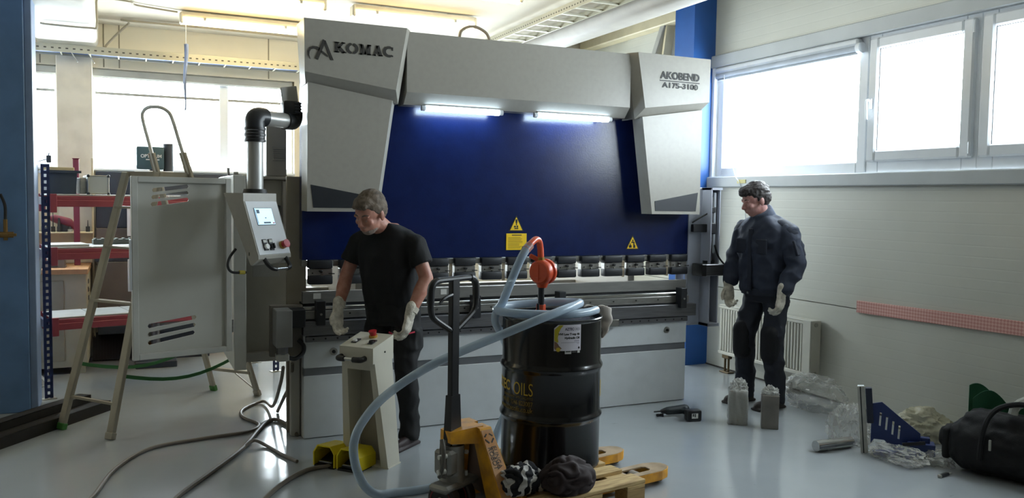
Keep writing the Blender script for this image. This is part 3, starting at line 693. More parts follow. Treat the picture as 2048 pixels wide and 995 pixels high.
part(dr, 'panel', plate_mb(out, SL, Md @ Matrix.Translation((0, 0, -.022)), .003), M_door)
fm = MB()
for x0, x1, za, zb_ in ((L_, L_+.035, z0_, z1_), (-.035, 0, z0_, z1_), (L_+.035, -.035, z0_, z0_+.035), (L_+.035, -.035, z1_-.035, z1_)): fm.box(x0, x1, -.004, .026, za, zb_, .003)
part(dr, 'door_frame', fm, mat('door_frame_grey', 'c6c6c0', 0.42))
part(dr, 'hinge', MB().cyl((.008, .012, z0_+.12), (.008, .012, z0_+.2), .008, n=8), M_steel); part(dr, 'hinge', MB().cyl((.008, .012, z1_-.2), (.008, .012, z1_-.12), .008, n=8), M_steel)
part(dr, 'lock', MB().box(L_-.012, L_+.002, 0, .02, 1.05, 1.35, .003), M_pvc)

# ------------------------------------------------------------------ swivel-arm control pendant
M_arm = mat('arm_aluminium', 'b3b3b1', 0.35, 0.35, noise_amt=0.03)
pa = thing('control_pendant', 'grey control box with touch screen hanging from a swivel arm on the left', 'control panel', (.694, 5.316, 1.2))
part(pa, 'vertical_tube', MB().cyl((.694, 5.316, 1.655), (.694, 5.316, 1.96), .049, n=24), M_arm)
part(pa, 'tube_foot', MB().cyl((.694, 5.316, 1.632), (.694, 5.316, 1.658), .075, .068, n=24), M_black)
co = MB()
for k in range(5): co.cyl((.694, 5.316, 1.945+.018*k), (.694, 5.316, 1.960+.018*k), .065-(.004 if k % 2 else 0), n=24)
part(pa, 'swivel_collar', co, M_black)
el = spline([(.694, 5.316, 2.03), (.694, 5.316, 2.075), (.712, 5.332, 2.098), (.755, 5.365, 2.10)], 5)
part(pa, 'elbow', MB().tube(el, .060, 20).sphere((.700, 5.321, 2.092), .058), mat('joint_black', '24272c', 0.38))
part(pa, 'horizontal_tube', MB().cyl((.74, 5.353, 2.098), (.925, 5.497, 2.098), .048, n=24), M_arm)
part(pa, 'elbow', MB().tube(spline([(.90, 5.478, 2.098), (.945, 5.513, 2.10), (.962, 5.525, 2.12), (.963, 5.526, 2.16)], 5), .058, 20), MATS['joint_black'])
jb = part(pa, 'swivel_joint', MB().box(.885, 1.0, 5.45, 5.60, 2.135, 2.225, .018, seg=2), M_black)
for k in range(4): part(jb, 'joint_rib', MB().box(.955, 1.0, 5.442, 5.452, 2.148+.019*k, 2.158+.019*k, .002), MATS['joint_black'])
part(pa, 'cover_plate', MB().beam((.925, 5.50, 2.318), (.94, 5.51, 2.222), .115, .012, (0.3, -.9, 0.1), .003), M_hood2)
wv = V((.766, .643, 0)); nv = V((.643, -.766, 0)); o = V((.605, 5.15, 0))
def pp(u, n, z): return o + wv*u + nv*n + V((0, 0, z))
# side outline (depth from front n, z): slanted front, sloping back
so = [(0, 1.632), (.0, 1.588), (.115, 1.262), (.115, 1.243), (.065, 1.205), (.055, 1.205), (-.155, 1.632)]
mb = MB(); mb.loft([pp(0, n, z) for n, z in so], [pp(.285, n, z) for n, z in so])
bx = part(pa, 'box', mb, M_hood, ang=15)
nf = (V((0, 0, 0)) + nv*(1.588-1.262) + V((0, 0, .115))).normalized()
up = (pp(0, 0, 1.588)-pp(0, .115, 1.262)).normalized()
Mf = axes(pp(0, .115, 1.262)+nf*.0005, wv, up)               # u across, v up the slanted face; local z out
def fbox(u0, u1, v0, v1, h0, h1, bev=0): return MB().box(u0, u1, v0, v1, h0, h1, bev, Mf)
part(pa, 'front_panel', fbox(.008, .277, .006, .340, 0, .003, .001), mat('panel_white', 'd5d8dc', 0.4, noise_amt=0))
scn = part(pa, 'screen', fbox(.060, .215, .188, .298, .003, .006, .001), mat('screen_rim', '5a6a78', 0.3, noise_amt=0))
part(scn, 'display', fbox(.064, .211, .192, .294, .006, .0068), mat('screen_glow', '9fc4de', 0.3, noise_amt=0, emit=(.62, .78, .90), estr=.42))
part(scn, 'display_marks', fbox(.075, .10, .262, .285, .0068, .0074).box(.135, .147, .230, .236, .0068, .0074, 0, Mf).box(.115, .175, .198, .208, .0068, .0074, 0, Mf).box(.066, .070, .196, .29, .0068, .0074, 0, Mf), mat('screen_ink', '3d566b', 0.4, noise_amt=0))
part(scn, 'display_mark', fbox(.192, .208, .196, .204, .0068, .0074), mat('screen_red', 'd86a70', 0.4, noise_amt=0))
for u, col_ in ((.075, 'sw_white'), (.125, 'sw_black')):
    sw = part(pa, 'switch', fbox(u-.018, u+.018, .030, .100, .003, .010, .002), M_black)
    part(sw, 'switch_label', fbox(u-.013, u+.013, .078, .095, .010, .0108), mat('label_white', 'cfcfca', 0.6))
    kb = MB().cyl(Mf @ V((u, .052, .01)), Mf @ V((u, .052, .024)), .016, n=16)
    if col_ == 'sw_black': kb.box(u-.005, u+.005, .036, .068, .02, .034, .002, Mf)
    part(sw, 'knob', kb, mat('knob_white', 'f0f0ee', 0.3) if col_ == 'sw_white' else M_black)
es = part(pa, 'emergency_stop', MB().cyl(Mf @ V((.222, .058, .003)), Mf @ V((.222, .058, .018)), .025, n=20), mat('stop_yellow', 'b58a3a', 0.5))
part(es, 'mushroom_button', MB().cyl(Mf @ V((.222, .058, .018)), Mf @ V((.222, .058, .046)), .020, .026, n=20), mat('stop_red', 'b3202a', 0.35))
part(pa, 'side_slot', MB().beam(pp(-.0006, .045, 1.262), pp(-.0006, .045, 1.282), .002, .006, tuple(nv)), M_kk)
hA, hB = pp(.06, .105, 1.243), pp(.245, .105, 1.243); dn = V((0, 0, -1))
h = MB()
for q, s in ((hA, 1), (hB, -1)): h.tube(spline([q, q+nv*.025+dn*.03, q+nv*.05+dn*.055+wv*s*.015, q+nv*.055+dn*.062+wv*s*.045], 4), .013, 10)
part(pa, 'handle_end', h, M_black)
part(pa, 'handle_bar', MB().cyl(hA+nv*.055+dn*.062+wv*.035, hB+nv*.055+dn*.062-wv*.035, .010, n=12), M_shine)
cb = spline([pp(-.01, -.05, 1.30), pp(-.05, -.06, 1.25), pp(-.075, -.05, 1.20), pp(-.06, -.03, 1.165), pp(.02, 0, 1.16)], 6)
cbp = part(pa, 'cable', MB().tube(cb, .008, 8), M_black); part(cbp, 'cable_tag', MB().cyl(pp(-.02, -.015, 1.162), pp(.012, -.003, 1.16), .012, n=10), mat('tag_yellow', 'b9a93a', 0.5))
# ------------------------------------------------------------------ pedestal console (local: x = right along the front, y = back)
ca = math.atan2(-.75, .66)
cs_ = thing('pedestal_console', 'cream pedestal console with red stop button in front of the man in the T-shirt', 'console', (1.38, 4.74, 0), ca)
M_con = mat('console_cream', 'cbc7b8', 0.45, noise_amt=0.03); M_con2 = mat('console_inner', 'a8a293', 0.5, noise_amt=0.03)
# side plates taper from foot to head; recessed back plate
for xa, xb in ((-.320, -.265), (-.050, 0.0)):
    i = 1 if xa > -.1 else -1
    bot = [(xa, 0), (xb, 0), (xb, .13), (xa, .13)]
    tx = (-.275, -.238) if i < 0 else (-.082, -.045)
    top = [(tx[0], -.085), (tx[1], -.085), (tx[1], .105), (tx[0], .105)]
    part(cs_, 'flange', MB().loft([V((x, y, 0)) for x, y in bot], [V((x, y, .66)) for x, y in top]), M_con, ang=15)
part(cs_, 'back_plate', MB().loft([V((-.27, .10, 0)), V((-.045, .10, 0)), V((-.045, .125, 0)), V((-.27, .125, 0))], [V((-.24, .06, .66)), V((-.08, .06, .66)), V((-.08, .10, .66)), V((-.24, .10, .66))]), M_con2)
part(cs_, 'top_rail', MB().box(-.245, -.078, -.078, .08, .60, .66), M_con)
hd = MB(); hd.loft([V((-.278, -.105, .645)), V((-.278, -.105, .738)), V((-.278, .115, .79)), V((-.278, .115, .645))], [V((-.042, -.105, .645)), V((-.042, -.105, .738)), V((-.042, .115, .79)), V((-.042, .115, .645))])
part(cs_, 'head', hd, M_con, ang=15)
Mt = axes((-.16, 0, .7635), (1, 0, 0), (0, .22, .052))
b_ = part(cs_, 'emergency_stop', MB().cyl(Mt @ V((.015, .055, 0)), Mt @ V((.015, .055, .012)), .026, n=18), mat('stop_yellow', 'b58a3a', 0.5))
part(b_, 'mushroom_button', MB().cyl(Mt @ V((.015, .055, .012)), Mt @ V((.015, .055, .040)), .018, .025, n=18), mat('stop_red', 'b3202a', 0.35))
for x, c in ((-.055, mat('knob_white', 'f0f0ee', 0.3)), (.06, M_black)):
    p_ = part(cs_, 'push_button', MB().box(x-.018, x+.018, -.055, .005, 0, .006, .002, Mt), M_black)
    part(p_, 'button_cap', MB().cyl(Mt @ V((x, -.035, .006)), Mt @ V((x, -.035, .016)), .014, n=14), c)
part(cs_, 'screw', MB().cyl((-.0415, .02, .70), (-.038, .02, .70), .006, n=8), M_kk)
for x, s in ((-.262, 1), (-.10, -1)):
    part(cs_, 'handle_end', MB().tube(spline([(x, -.10, .675), (x, -.135, .672), (x+.015*s, -.15, .672), (x+.05*s, -.15, .672)], 4), .017, 12), M_black)
part(cs_, 'handle_bar', MB().cyl((-.225, -.15, .672), (-.135, -.15, .672), .0105, n=12), M_shine)
part(cs_, 'foot_plate', MB().box(-.33, .005, -.005, .135, 0, .008), M_con)

# twin yellow foot pedals
M_ped = mat('pedal_yellow', 'e2cc1e', 0.4, noise_amt=0.04)
def pedal(u, label):
    t = thing('foot_pedal', label, 'foot pedal', (1.38+.66*u+.0, 4.74-.75*u, 0), ca, group='yellow foot pedals')
    w2, d, hh = .078, .17, .135
    pr = [(-w2, .008), (-w2, .09), (-w2+.03, hh), (w2-.03, hh), (w2, .09), (w2, .008)]
    pi = [(-w2+.008, .008), (-w2+.008, .088), (-w2+.034, hh-.008), (w2-.034, hh-.008), (w2-.008, .088), (w2-.008, .008)]
    mb = MB(); n = len(pr)
    vs = [V((x, -d*.9, z)) for x, z in pr]+[V((x, -d*.9, z)) for x, z in pi]+[V((x, .03, z*.86)) for x, z in pr]+[V((x, .03, z*.86)) for x, z in pi]
    fs = []
    for i in range(n-1):
        fs += [(i, i+1, n+i+1, n+i), (i, i+1, 2*n+i+1, 2*n+i), (n+i, n+i+1, 3*n+i+1, 3*n+i), (2*n+i, 2*n+i+1, 3*n+i+1, 3*n+i)]
    fs += [(0, n, 3*n, 2*n), (n-1, 2*n-1, 4*n-1, 3*n-1), tuple(range(2*n, 3*n))]
    mb.add(vs, fs); part(t, 'hood', mb, M_ped, ang=25)
    part(t, 'base', MB().box(-w2+.008, w2-.008, -d*.9, .03, 0, .012), M_black)
    part(t, 'treadle', MB().beam((0, -.14, .022), (0, 0, .055), .10, .012), M_pad)
    part(t, 'tread_bar', MB().beam((-.045, -.13, .032), (.045, -.13, .032), .012, .006), M_shine)
    part(t, 'spring_post', MB().cyl((.012, -.04, .05), (.012, -.04, .11), .010, n=10), M_galv)
    return t
pedal(-.355, 'left yellow hooded foot pedal at the foot of the console')
pedal(-.185, 'right yellow hooded foot pedal at the foot of the console')

# ------------------------------------------------------------------ pallet and jack: local x along the forks, y across, origin at pallet's near right corner
PA = R(10)
PO = V((2.477, 3.664, 0)); PX, PY = V((math.cos(PA), math.sin(PA), 0)), V((-math.sin(PA), math.cos(PA), 0))
M_wood = mat('pallet_wood', 'c9ad78', 0.7, noise_amt=0.13, noise_scale=7, dark='9a7b4b', stretch=(1, 9, 9))
M_wood2 = mat('pallet_wood_dark', 'a88a5c', 0.75, noise_amt=0.12, noise_scale=7, stretch=(1, 9, 9))
pal = thing('wooden_pallet', 'pale wooden pallet under the black oil drum', 'pallet', PO, PA)
for y0, y1 in ((0, .115), (.185, .285), (.325, .435), (.475, .575), (.615, .715), (.755, .87)):
    part(pal, 'deck_board', MB().box(-.69, .01, y0, y1, .118, .14, .003), M_wood)
for x0, x1 in ((-.12, .008), (-.41, -.29), (-.688, -.56)):
    part(pal, 'stringer_board', MB().box(x0, x1, 0, .87, .096, .118, .003), M_wood)
    for y0, y1 in ((0, .10), (.385, .485), (.77, .87)):
        part(pal, 'block', MB().box(x0, x1, y0, y1, .020, .096, .003), M_wood2)
for y0, y1 in ((0, .10), (.385, .485), (.77, .87)): part(pal, 'bottom_board', MB().box(-.688, .008, y0, y1, .0, .020, .002), M_wood)

M_jack = mat('jack_yellow', 'eaa724', 0.42, noise_amt=0.10, noise_scale=10, dark='b9802c')
M_jackw = mat('jack_worn', 'b9a184', 0.4, 0.2, noise_amt=0.18, noise_scale=8, dark='8f7a5c')
M_jblack = mat('jack_black', '141417', 0.42)
pj = thing('pallet_jack', 'yellow pallet jack with a tall black handle carrying the pallet', 'pallet jack', PO, PA)
for y0 in (.17, .55):
    y1 = y0+.16
    yc = (y0+y1)/2
    tip = [(.30, y0), (.36, y0+.02), (.395, y0+.05), (.40, yc), (.395, y1-.05), (.36, y1-.02), (.30, y1)]
    Mx = axes((0, 0, .082), (1, 0, 0), (0, 1, 0))
    hole = [(.085, y0+.045), (.245, y0+.045), (.265, y0+.06), (.265, y1-.06), (.245, y1-.045), (.085, y1-.045)]
    fk = part(pj, 'fork', plate_mb([(-.78, y0)]+tip+[(-.78, y1)], [hole], Mx, .008), M_jackw)
    sk = MB(); ol = [(-.78, y0)]+tip+[(-.78, y1)]
    for a, b in zip(ol, ol[1:]): sk.beam((a[0], a[1], .058), (b[0], b[1], .058), .006, .05)
    part(fk, 'fork_side', sk, M_jack)
    part(fk, 'fork_roller', MB().cyl((.17, yc-.035, .041), (.17, yc+.035, .041), .040, n=18), mat('roller_grey', '9c948a', 0.4, noise_amt=0.1))
    part(fk, 'roller_arm', MB().box(.06, .20, yc-.048, yc-.038, .03, .07).box(.06, .20, yc+.038, yc+.048, .03, .07), M_jblack)
    part(fk, 'entry_roller', MB().cyl((.345, yc-.03, .022), (.345, yc+.03, .022), .018, n=12), M_jblack)
# frame: head plate over the pump, two sloping legs to the fork heels
PX0, YC = -.93, .44
hp = MB(); hp.loft([V((PX0-.04, YC-.055, .400)), V((PX0-.04, YC+.055, .400)), V((-.80, YC+.10, .405)), V((-.80, YC-.10, .405))],
                   [V((PX0-.045, YC-.045, .440)), V((PX0-.045, YC+.045, .440)), V((-.80, YC+.085, .462)), V((-.80, YC-.085, .462))])
hp.loft([V((PX0-.04, YC-.055, .382)), V((PX0-.04, YC+.055, .382)), V((-.80, YC+.10, .372)), V((-.80, YC-.10, .372))],
        [V((PX0-.04, YC-.055, .400)), V((PX0-.04, YC+.055, .400)), V((-.80, YC+.10, .405)), V((-.80, YC-.10, .405))])
part(pj, 'frame_head', hp, M_jack, ang=20)
for s in (-1, 1):
    a0 = V((-.80, YC+s*.055, .47)); a1 = V((-.76, YC+s*.20, .085))
    q = [V((-.845, 0, 0)), V((-.785, 0, 0))]
    A = [V((-.85, YC+s*.005, .40)), V((-.775, YC+s*.005, .40)), V((-.79, YC+s*.10, .49)), V((-.835, YC+s*.10, .48))]
    A = [V((-.835, YC+s*.02, .456)), V((-.765, YC+s*.02, .456)), V((-.765, YC+s*.105, .456)), V((-.835, YC+s*.105, .456))]
    B = [V((-.80, YC+s*.125, .085)), V((-.70, YC+s*.125, .085)), V((-.70, YC+s*.285, .085)), V((-.80, YC+s*.285, .085))]
    lg = part(pj, 'frame_leg', MB().loft(A, B), M_jack, ang=20)
    if s < 0:      # worn decal face with the printed mark and words
        e0, e1 = A[3], A[2]; f0, f1 = B[3], B[2]
        ctr = (e0+e1)/2; dnv = ((f0+f1)/2-ctr).normalized(); rt = (e1-e0).normalized(); nn = rt.cross(-dnv)
        if nn.y > 0: nn = -nn
        def fp(a, t, h=.0025):
            L = e0+(f0-e0)*t; Rr = e1+(f1-e1)*t; return L+(Rr-L)*a+nn*h
        part(lg, 'decal', MB().loft([fp(.06, .03, .001), fp(.94, .03, .001), fp(.94, .96, .001), fp(.06, .96, .001)], [fp(.06, .03, .003), fp(.94, .03, .003), fp(.94, .96, .003), fp(.06, .96, .003)]), mat('worn_decal', 'c49a72', 0.3, noise_amt=0.14, noise_scale=12, dark='c07a2a', coat=0.3), 'worn copper-coloured face of the leg')
        Md2 = axes(fp(.5, .14, .0042), rt, -dnv, nn)
        mk = MB()
        for sx in (-1, 1):
            mk.prism([(sx*.006, .022), (sx*.022, .008), (sx*.026, .012), (sx*.010, .027)][::sx], Md2, .0008)
            mk.prism([(sx*.022, .000), (sx*.004, -.020), (sx*.009, -.025), (sx*.028, -.004)][::sx], Md2, .0008)
        part(lg, 'chevron_mark', mk, M_kk)
        Mw = axes(fp(.40, .25, .0042), dnv, rt, nn)
        part(lg, 'lettering', text_mb('ROBOT', .036, axes(fp(.30, .245, .0042), dnv, rt, dnv.cross(rt)), .0006, sx=.95), M_letter)
        part(lg, 'lettering', text_mb('ELINGA', .036, axes(fp(.62, .235, .0042), dnv, rt, dnv.cross(rt)), .0006, sx=.95), M_letter)
        part(lg, 'leg_lug', MB().box(-.70, -.66, YC-.29, YC-.23, .085, .17, .006), M_jack)
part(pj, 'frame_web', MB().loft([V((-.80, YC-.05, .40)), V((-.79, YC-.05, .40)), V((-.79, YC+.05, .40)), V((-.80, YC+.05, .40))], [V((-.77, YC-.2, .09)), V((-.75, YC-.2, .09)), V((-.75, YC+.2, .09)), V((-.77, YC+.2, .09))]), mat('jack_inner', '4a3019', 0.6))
# pump and steering head (turned towards the camera's left)
SA = R(-70); Sx, Sy = V((math.cos(SA), math.sin(SA), 0)), V((-math.sin(SA), math.cos(SA), 0))   # Sx = forward out of the handle plane, Sy = along the handle
PC = V((PX0, YC, 0))
def sp(a, b, z): return PC+Sx*a+Sy*b+V((0, 0, z))
Msp = axes(PC, Sx, Sy, (0, 0, 1))
M_pump = mat('pump_grey', '8b8a86', 0.4, 0.4, noise_amt=0.10)
pm = part(pj, 'pump_body', MB().cyl(sp(0, 0, .215), sp(0, 0, .365), .062, n=24).box(-.055, .055, -.09, .0, .22, .35, .015, Msp), M_pump)
part(pm, 'pump_piston', MB().cyl(sp(0, 0, .36), sp(0, 0, .41), .042, n=20), M_steel); part(pm, 'pump_ring', MB().cyl(sp(0, 0, .175), sp(0, 0, .215), .070, .06, n=24), M_pump)
part(pm, 'valve_nut', MB().cyl(sp(.062, .03, .33), sp(.075, .03, .33), .012, n=6).cyl(sp(.02, .055, .352), sp(.02, .055, .372), .012, n=6).cyl(sp(.05, .05, .20), sp(.05, .05, .225), .011, n=6), M_galv)
part(pj, 'steering_plate', MB().box(-.05, .075, -.135, .135, .145, .185, .015, Msp), M_pump)
part(pj, 'pedal_bracket', MB().beam(sp(.0, -.075, .40), sp(.03, -.115, .34), .03, .012).beam(sp(.03, -.115, .34), sp(.03, -.10, .22), .03, .012).tube(spline([sp(.03, -.12, .42), sp(.055, -.135, .36), sp(.05, -.14, .28), sp(.02, -.125, .23)], 4), .011, 8), mat('bracket_dark', '5f5c56', 0.45, .4))
part(pj, 'pedal_pin', MB().cyl(sp(.03, -.145, .335), sp(.045, -.1, .335), .012, n=10), M_galv); part(pj, 'pedal_pin', MB().cyl(sp(.03, -.15, .26), sp(.045, -.11, .26), .014, n=10), M_galv)
for s in (-1, 1):
    w_ = part(pj, 'steer_wheel', MB().lathe([(.02, -.028), (.082, -.028), (.09, -.02), (.09, .02), (.082, .028), (.02, .028)], PC+Sy*s*.062+V((0, 0, .09)), 28, Matrix((Sx, V((0, 0, 1)), Sy)).transposed()), mat('wheel_dark', '2b2524', 0.5))
    part(w_, 'wheel_rim', MB().lathe([(.064, -.030), (.069, -.030), (.069, .030), (.064, .030), (.064, -.030)], PC+Sy*s*.062+V((0, 0, .09)), 28, Matrix((Sx, V((0, 0, 1)), Sy)).transposed(), False), mat('wheel_red', '8e3436', 0.5))
    part(w_, 'hub', MB().cyl(PC+Sy*s*.03+V((0, 0, .09)), PC+Sy*s*.096+V((0, 0, .09)), .022, n=14), M_galv)
part(pj, 'axle_yoke', MB().cyl(sp(0, 0, .09), sp(0, 0, .15), .03, n=14), M_jblack)
part(pj, 'handle_socket', MB().loft([sp(-.025, -.046, .35), sp(.025, -.046, .35), sp(.025, .046, .35), sp(-.025, .046, .35)], [sp(-.02, -.034, .62), sp(.02, -.034, .62), sp(.02, .034, .62), sp(-.02, .034, .62)]), M_jblack)
part(pj, 'handle_shaft', MB().box(-.016, .016, -.029, .029, .60, 1.215, .004, Msp), M_jblack)
hl = [(0, .0, 1.212), (0, .12, 1.212), (0, .158, 1.20), (0, .178, 1.17), (0, .180, 1.09), (0, .172, 1.05), (0, .145, 1.02), (0, .03, .955)]
for s in (-1, 1):
    part(pj, 'handle_loop', MB().tube(spline([sp(a, b*s, z) for a, b, z in hl], 4), [.0155]*29, 10), M_jblack)
    part(pj, 'hand_grip', MB().tube(spline([sp(a, b*s, z) for a, b, z in [(0, .13, 1.212), (0, .16, 1.20), (0, .178, 1.17), (0, .181, 1.10)]], 4), .019, 12), M_black)
part(pj, 'release_lever', MB().tube(spline([sp(.01, -.03, 1.135), sp(.012, -.07, 1.128), sp(.012, -.105, 1.115), sp(.012, -.125, 1.10)], 4), [.011]*4+[.010]*5+[.007]*4, 8), M_black)

# ------------------------------------------------------------------ oil drum
DC = V((2.163, 4.161, 0)); DZ, DT, DR = .141, .975, .279
M_drum = mat('drum_black', '0d0e11', 0.22, noise_amt=0.1, noise_scale=6, coat=0.25)
dm = thing('oil_drum', 'tall black oil drum with yellow lettering standing on the pallet', 'drum', (DC.x, DC.y, DZ))
h_ = DT-DZ; r = DR
prof = [(0, DZ+.012), (r-.012, DZ+.012), (r-.008, DZ), (r+.003, DZ), (r+.004, DZ+.012), (r, DZ+.02)]
for zh in (DZ+.285, DZ+.56):
    prof += [(r, zh-.03), (r+.004, zh-.018), (r+.011, zh-.006), (r+.012, zh), (r+.011, zh+.006), (r+.004, zh+.018), (r, zh+.03)]
prof += [(r, DT-.02), (r+.005, DT-.014), (r+.006, DT-.004), (r+.002, DT), (r-.006, DT), (r-.008, DT-.018), (0, DT-.018)]
part(dm, 'drum_body', MB().lathe(prof, (DC.x, DC.y, 0), 64), M_drum)
part(dm, 'bung', MB().cyl((DC.x-.12, DC.y+.08, DT-.018), (DC.x-.12, DC.y+.08, DT+.004), .035, n=16), M_galv)
part(dm, 'vent_pin', MB().cyl((DC.x-.06, DC.y+.06, DT-.018), (DC.x-.06, DC.y+.06, DT+.055), .008, n=8), M_kk)
view = math.atan2(-DC.y, -DC.x)                              # direction from the drum towards where it was photographed
def drum_pt(s, z, h): a = view+s/DR; return V((DC.x+(DR+h)*math.cos(a), DC.y+(DR+h)*math.sin(a), z))
def wrap(mb, s0, z0, h):                                     # flat (s, z) mesh onto the drum
    mb.v = [tuple(drum_pt(s0+p[0], z0+p[1], h+p[2])) for p in mb.v]; return mb
def wbox(s0, s1, z0, z1, h, t=.0006, n=None):
    n = n or max(2, int((s1-s0)/.02)); mb = MB()
    vs = []; 
    for k in range(n+1):
        s = s0+(s1-s0)*k/n; vs += [drum_pt(s, z0, h), drum_pt(s, z1, h), drum_pt(s, z1, h+t), drum_pt(s, z0, h+t)]
    fs = []
    for k in range(n):
        b0, b1 = 4*k, 4*k+4; fs += [(b0+i, b0+(i+1) % 4, b1+(i+1) % 4, b1+i) for i in range(4)]
    return mb.add(vs, fs+[(3, 2, 1, 0), (4*n, 4*n+1, 4*n+2, 4*n+3)])
I4 = Matrix.Identity(4)
M_dy = mat('drum_yellow', 'c9a829', 0.45, noise_amt=0.05); M_dk = mat('drum_dim_gold', '85702c', 0.5, noise_amt=0.1)
part(dm, 'lettering', wrap(text_mb('AZTEC', .078, I4, .0003, .0022, 'RIGHT', sx=.86), -.258, .596, .0012), M_dy, 'yellow bold word on the drum')
part(dm, 'lettering', wrap(text_mb('OILS', .100, I4, .0003, -.0008, 'RIGHT', sx=.66), -.096, .590, .0012), M_dy, 'yellow thin word on the drum')
part(dm, 'lettering', wrap(text_mb('LUBRICANT SPECIALISTS', .020, I4, .0003, 0, 'RIGHT', sx=.95, space=1.1), -.098, .545, .0012), M_dk)
part(dm, 'lettering', wrap(text_mb('+44 (0) 1246 823007', .036, I4, .0003, .0003, 'RIGHT', sx=.82), -.098, .514, .0012), M_dk)
part(dm, 'lettering', wrap(text_mb('www.aztecoils.co.uk', .040, I4, .0003, .0003, 'RIGHT', sx=.84), -.098, .480, .0012), M_dk)
part(dm, 'side_mark', wbox(.40, .46, .52, .61, .001), M_yellow, 'yellow patch at the right edge of the drum')
# paper label
lb = part(dm, 'paper_label', wbox(.012, .165, .815, .955, .0008), mat('label_paper', 'dedae4', 0.5, noise_amt=0.03))
def wpoly(pts, h): mb = MB(); vs = [drum_pt(s, z, h) for s, z in pts]; return mb.add(vs+[drum_pt(s, z, h+.0005) for s, z in pts], [tuple(range(len(pts))), tuple(range(2*len(pts)-1, len(pts)-1, -1))]+[(i, (i+1) % len(pts), len(pts)+(i+1) % len(pts), len(pts)+i) for i in range(len(pts))])
part(lb, 'label_swirl', wpoly([(.014, .87), (.014, .928), (.04, .953), (.062, .953), (.048, .935), (.036, .91), (.032, .885), (.036, .862), (.028, .86)], .0016), mat('label_yellow', 'c2b32a', 0.5))
part(lb, 'label_swirl', wpoly([(.014, .83), (.014, .868), (.030, .858), (.040, .842), (.055, .828), (.04, .822), (.02, .820)], .0016), mat('label_umber', '8c6b55', 0.5, noise_amt=.15, noise_scale=40))
part(lb, 'label_corner', wpoly([(.010, .935), (.010, .957), (.036, .957)], .0020), M_drum)
part(lb, 'label_seal', wpoly([(.035+.012*math.cos(k*.628), .822+.012*math.sin(k*.628)) for k in range(10)], .0022), mat('label_gold', 'd8bd3a', 0.5))
part(lb, 'lettering', wrap(text_mb('AZTEC', .020, I4, .0002, .0008, 'LEFT', sx=.8), .072, .931, .0016), mat('label_violet', '4d4560', 0.5))
part(lb, 'lettering', wrap(text_mb('OILS', .020, I4, .0002, -.0002, 'RIGHT', sx=.8), .156, .931, .0016), mat('label_violet', '4d4560', 0.5))
part(lb, 'lettering', wrap(text_mb('HVI Low Temp 46', .0155, I4, .0002, .0008, 'RIGHT', sx=1.03), .156, .904, .0016), M_kk)
part(lb, 'lettering', wrap(text_mb('Hydraulic Oil', .0155, I4, .0002, .0008, 'RIGHT', sx=1.03), .156, .884, .0016), M_kk)
fl = wbox(.124, .155, .867, .869, .0016); k_ = wbox(.05, .155, .859, .8602, .0016); fl.add(k_.v, k_.f); k_ = wbox(.140, .155, .853, .8545, .0016); fl.add(k_.v, k_.f)
part(lb, 'fine_print', fl, MATS['label_violet'])
part(lb, 'hazard_mark', wpoly([(.153, .838), (.147, .830), (.150, .824), (.157, .824), (.159, .831)], .0016), M_kk)
part(lb, 'label_tab', wbox(.072, .108, .798, .816, .001), mat('label_white', 'cfcfca', 0.6)); part(lb, 'label_tab', wbox(.145, .160, .802, .818, .001), MATS['label_white'])
part(lb, 'barcode', wbox(.112, .140, .804, .815, .001), M_letter); k_ = wbox(.076, .104, .808, .814, .0018); part(lb, 'barcode', k_, M_letter)

# hand pump screwed into the drum
M_or = mat('pump_orange', 'dc5730', 0.38, noise_amt=0.06, coat=0.15)
HP = V((2.136, 4.25, DT-.018))
hp = thing('hand_pump', 'orange rotary hand pump screwed into the top of the drum', 'pump', HP)
part(hp, 'pump_nut', MB().cyl(HP, HP+V((0, 0, .03)), .034, n=20).cyl(HP+V((0, 0, .03)), HP+V((0, 0, .062)), .029, n=8), M_or)
part(hp, 'riser_pipe', MB().cyl(HP+V((0, 0, .06)), HP+V((0, 0, .18)), .018, n=16), M_black)
ax = V((.80, .49, 0)).normalized()                           # pump shaft, away from the viewer
bc = V((2.142, 4.25, 1.207)); Mq = Matrix((ax.orthogonal().normalized(), ax.cross(ax.orthogonal().normalized()), ax)).transposed()
part(hp, 'pump_body', MB().lathe([(0, -.045), (.058, -.045), (.066, -.038), (.070, -.03), (.070, .0), (.062, .004), (.062, .022), (.073, .026), (.074, .040), (.066, .048), (0, .05)], bc, 36, Mq).cyl(bc+V((0, 0, -.09)), bc+V((0, 0, -.03)), .026, .05, n=16), M_or)
part(hp, 'crank_handle', MB().beam(bc+V((-.01, -.01, .060)), bc+V((-.075, .02, .095)), .018, .026, (0, 0, 1), .005), M_or)
part(hp, 'cover_rib', MB().beam(bc-ax*.047+V((0, 0, -.05)), bc-ax*.047+V((0, 0, .045)), .006, .006), M_or)
spt = spline([bc+V((-.012, 0, .06)), bc+V((-.014, 0, .11)), (2.125, 4.25, 1.345), (2.108, 4.235, 1.385), (2.075, 4.21, 1.395), (2.035, 4.18, 1.378), (2.0, 4.158, 1.355)], 5)
part(hp, 'spout', MB().tube(spt, .0185, 14), M_or)
part(hp, 'spout_nut', MB().cyl(bc+V((-.013, 0, .065)), bc+V((-.013, 0, .085)), .024, n=8), mat('brass', 'b08a4a', 0.35, .7))

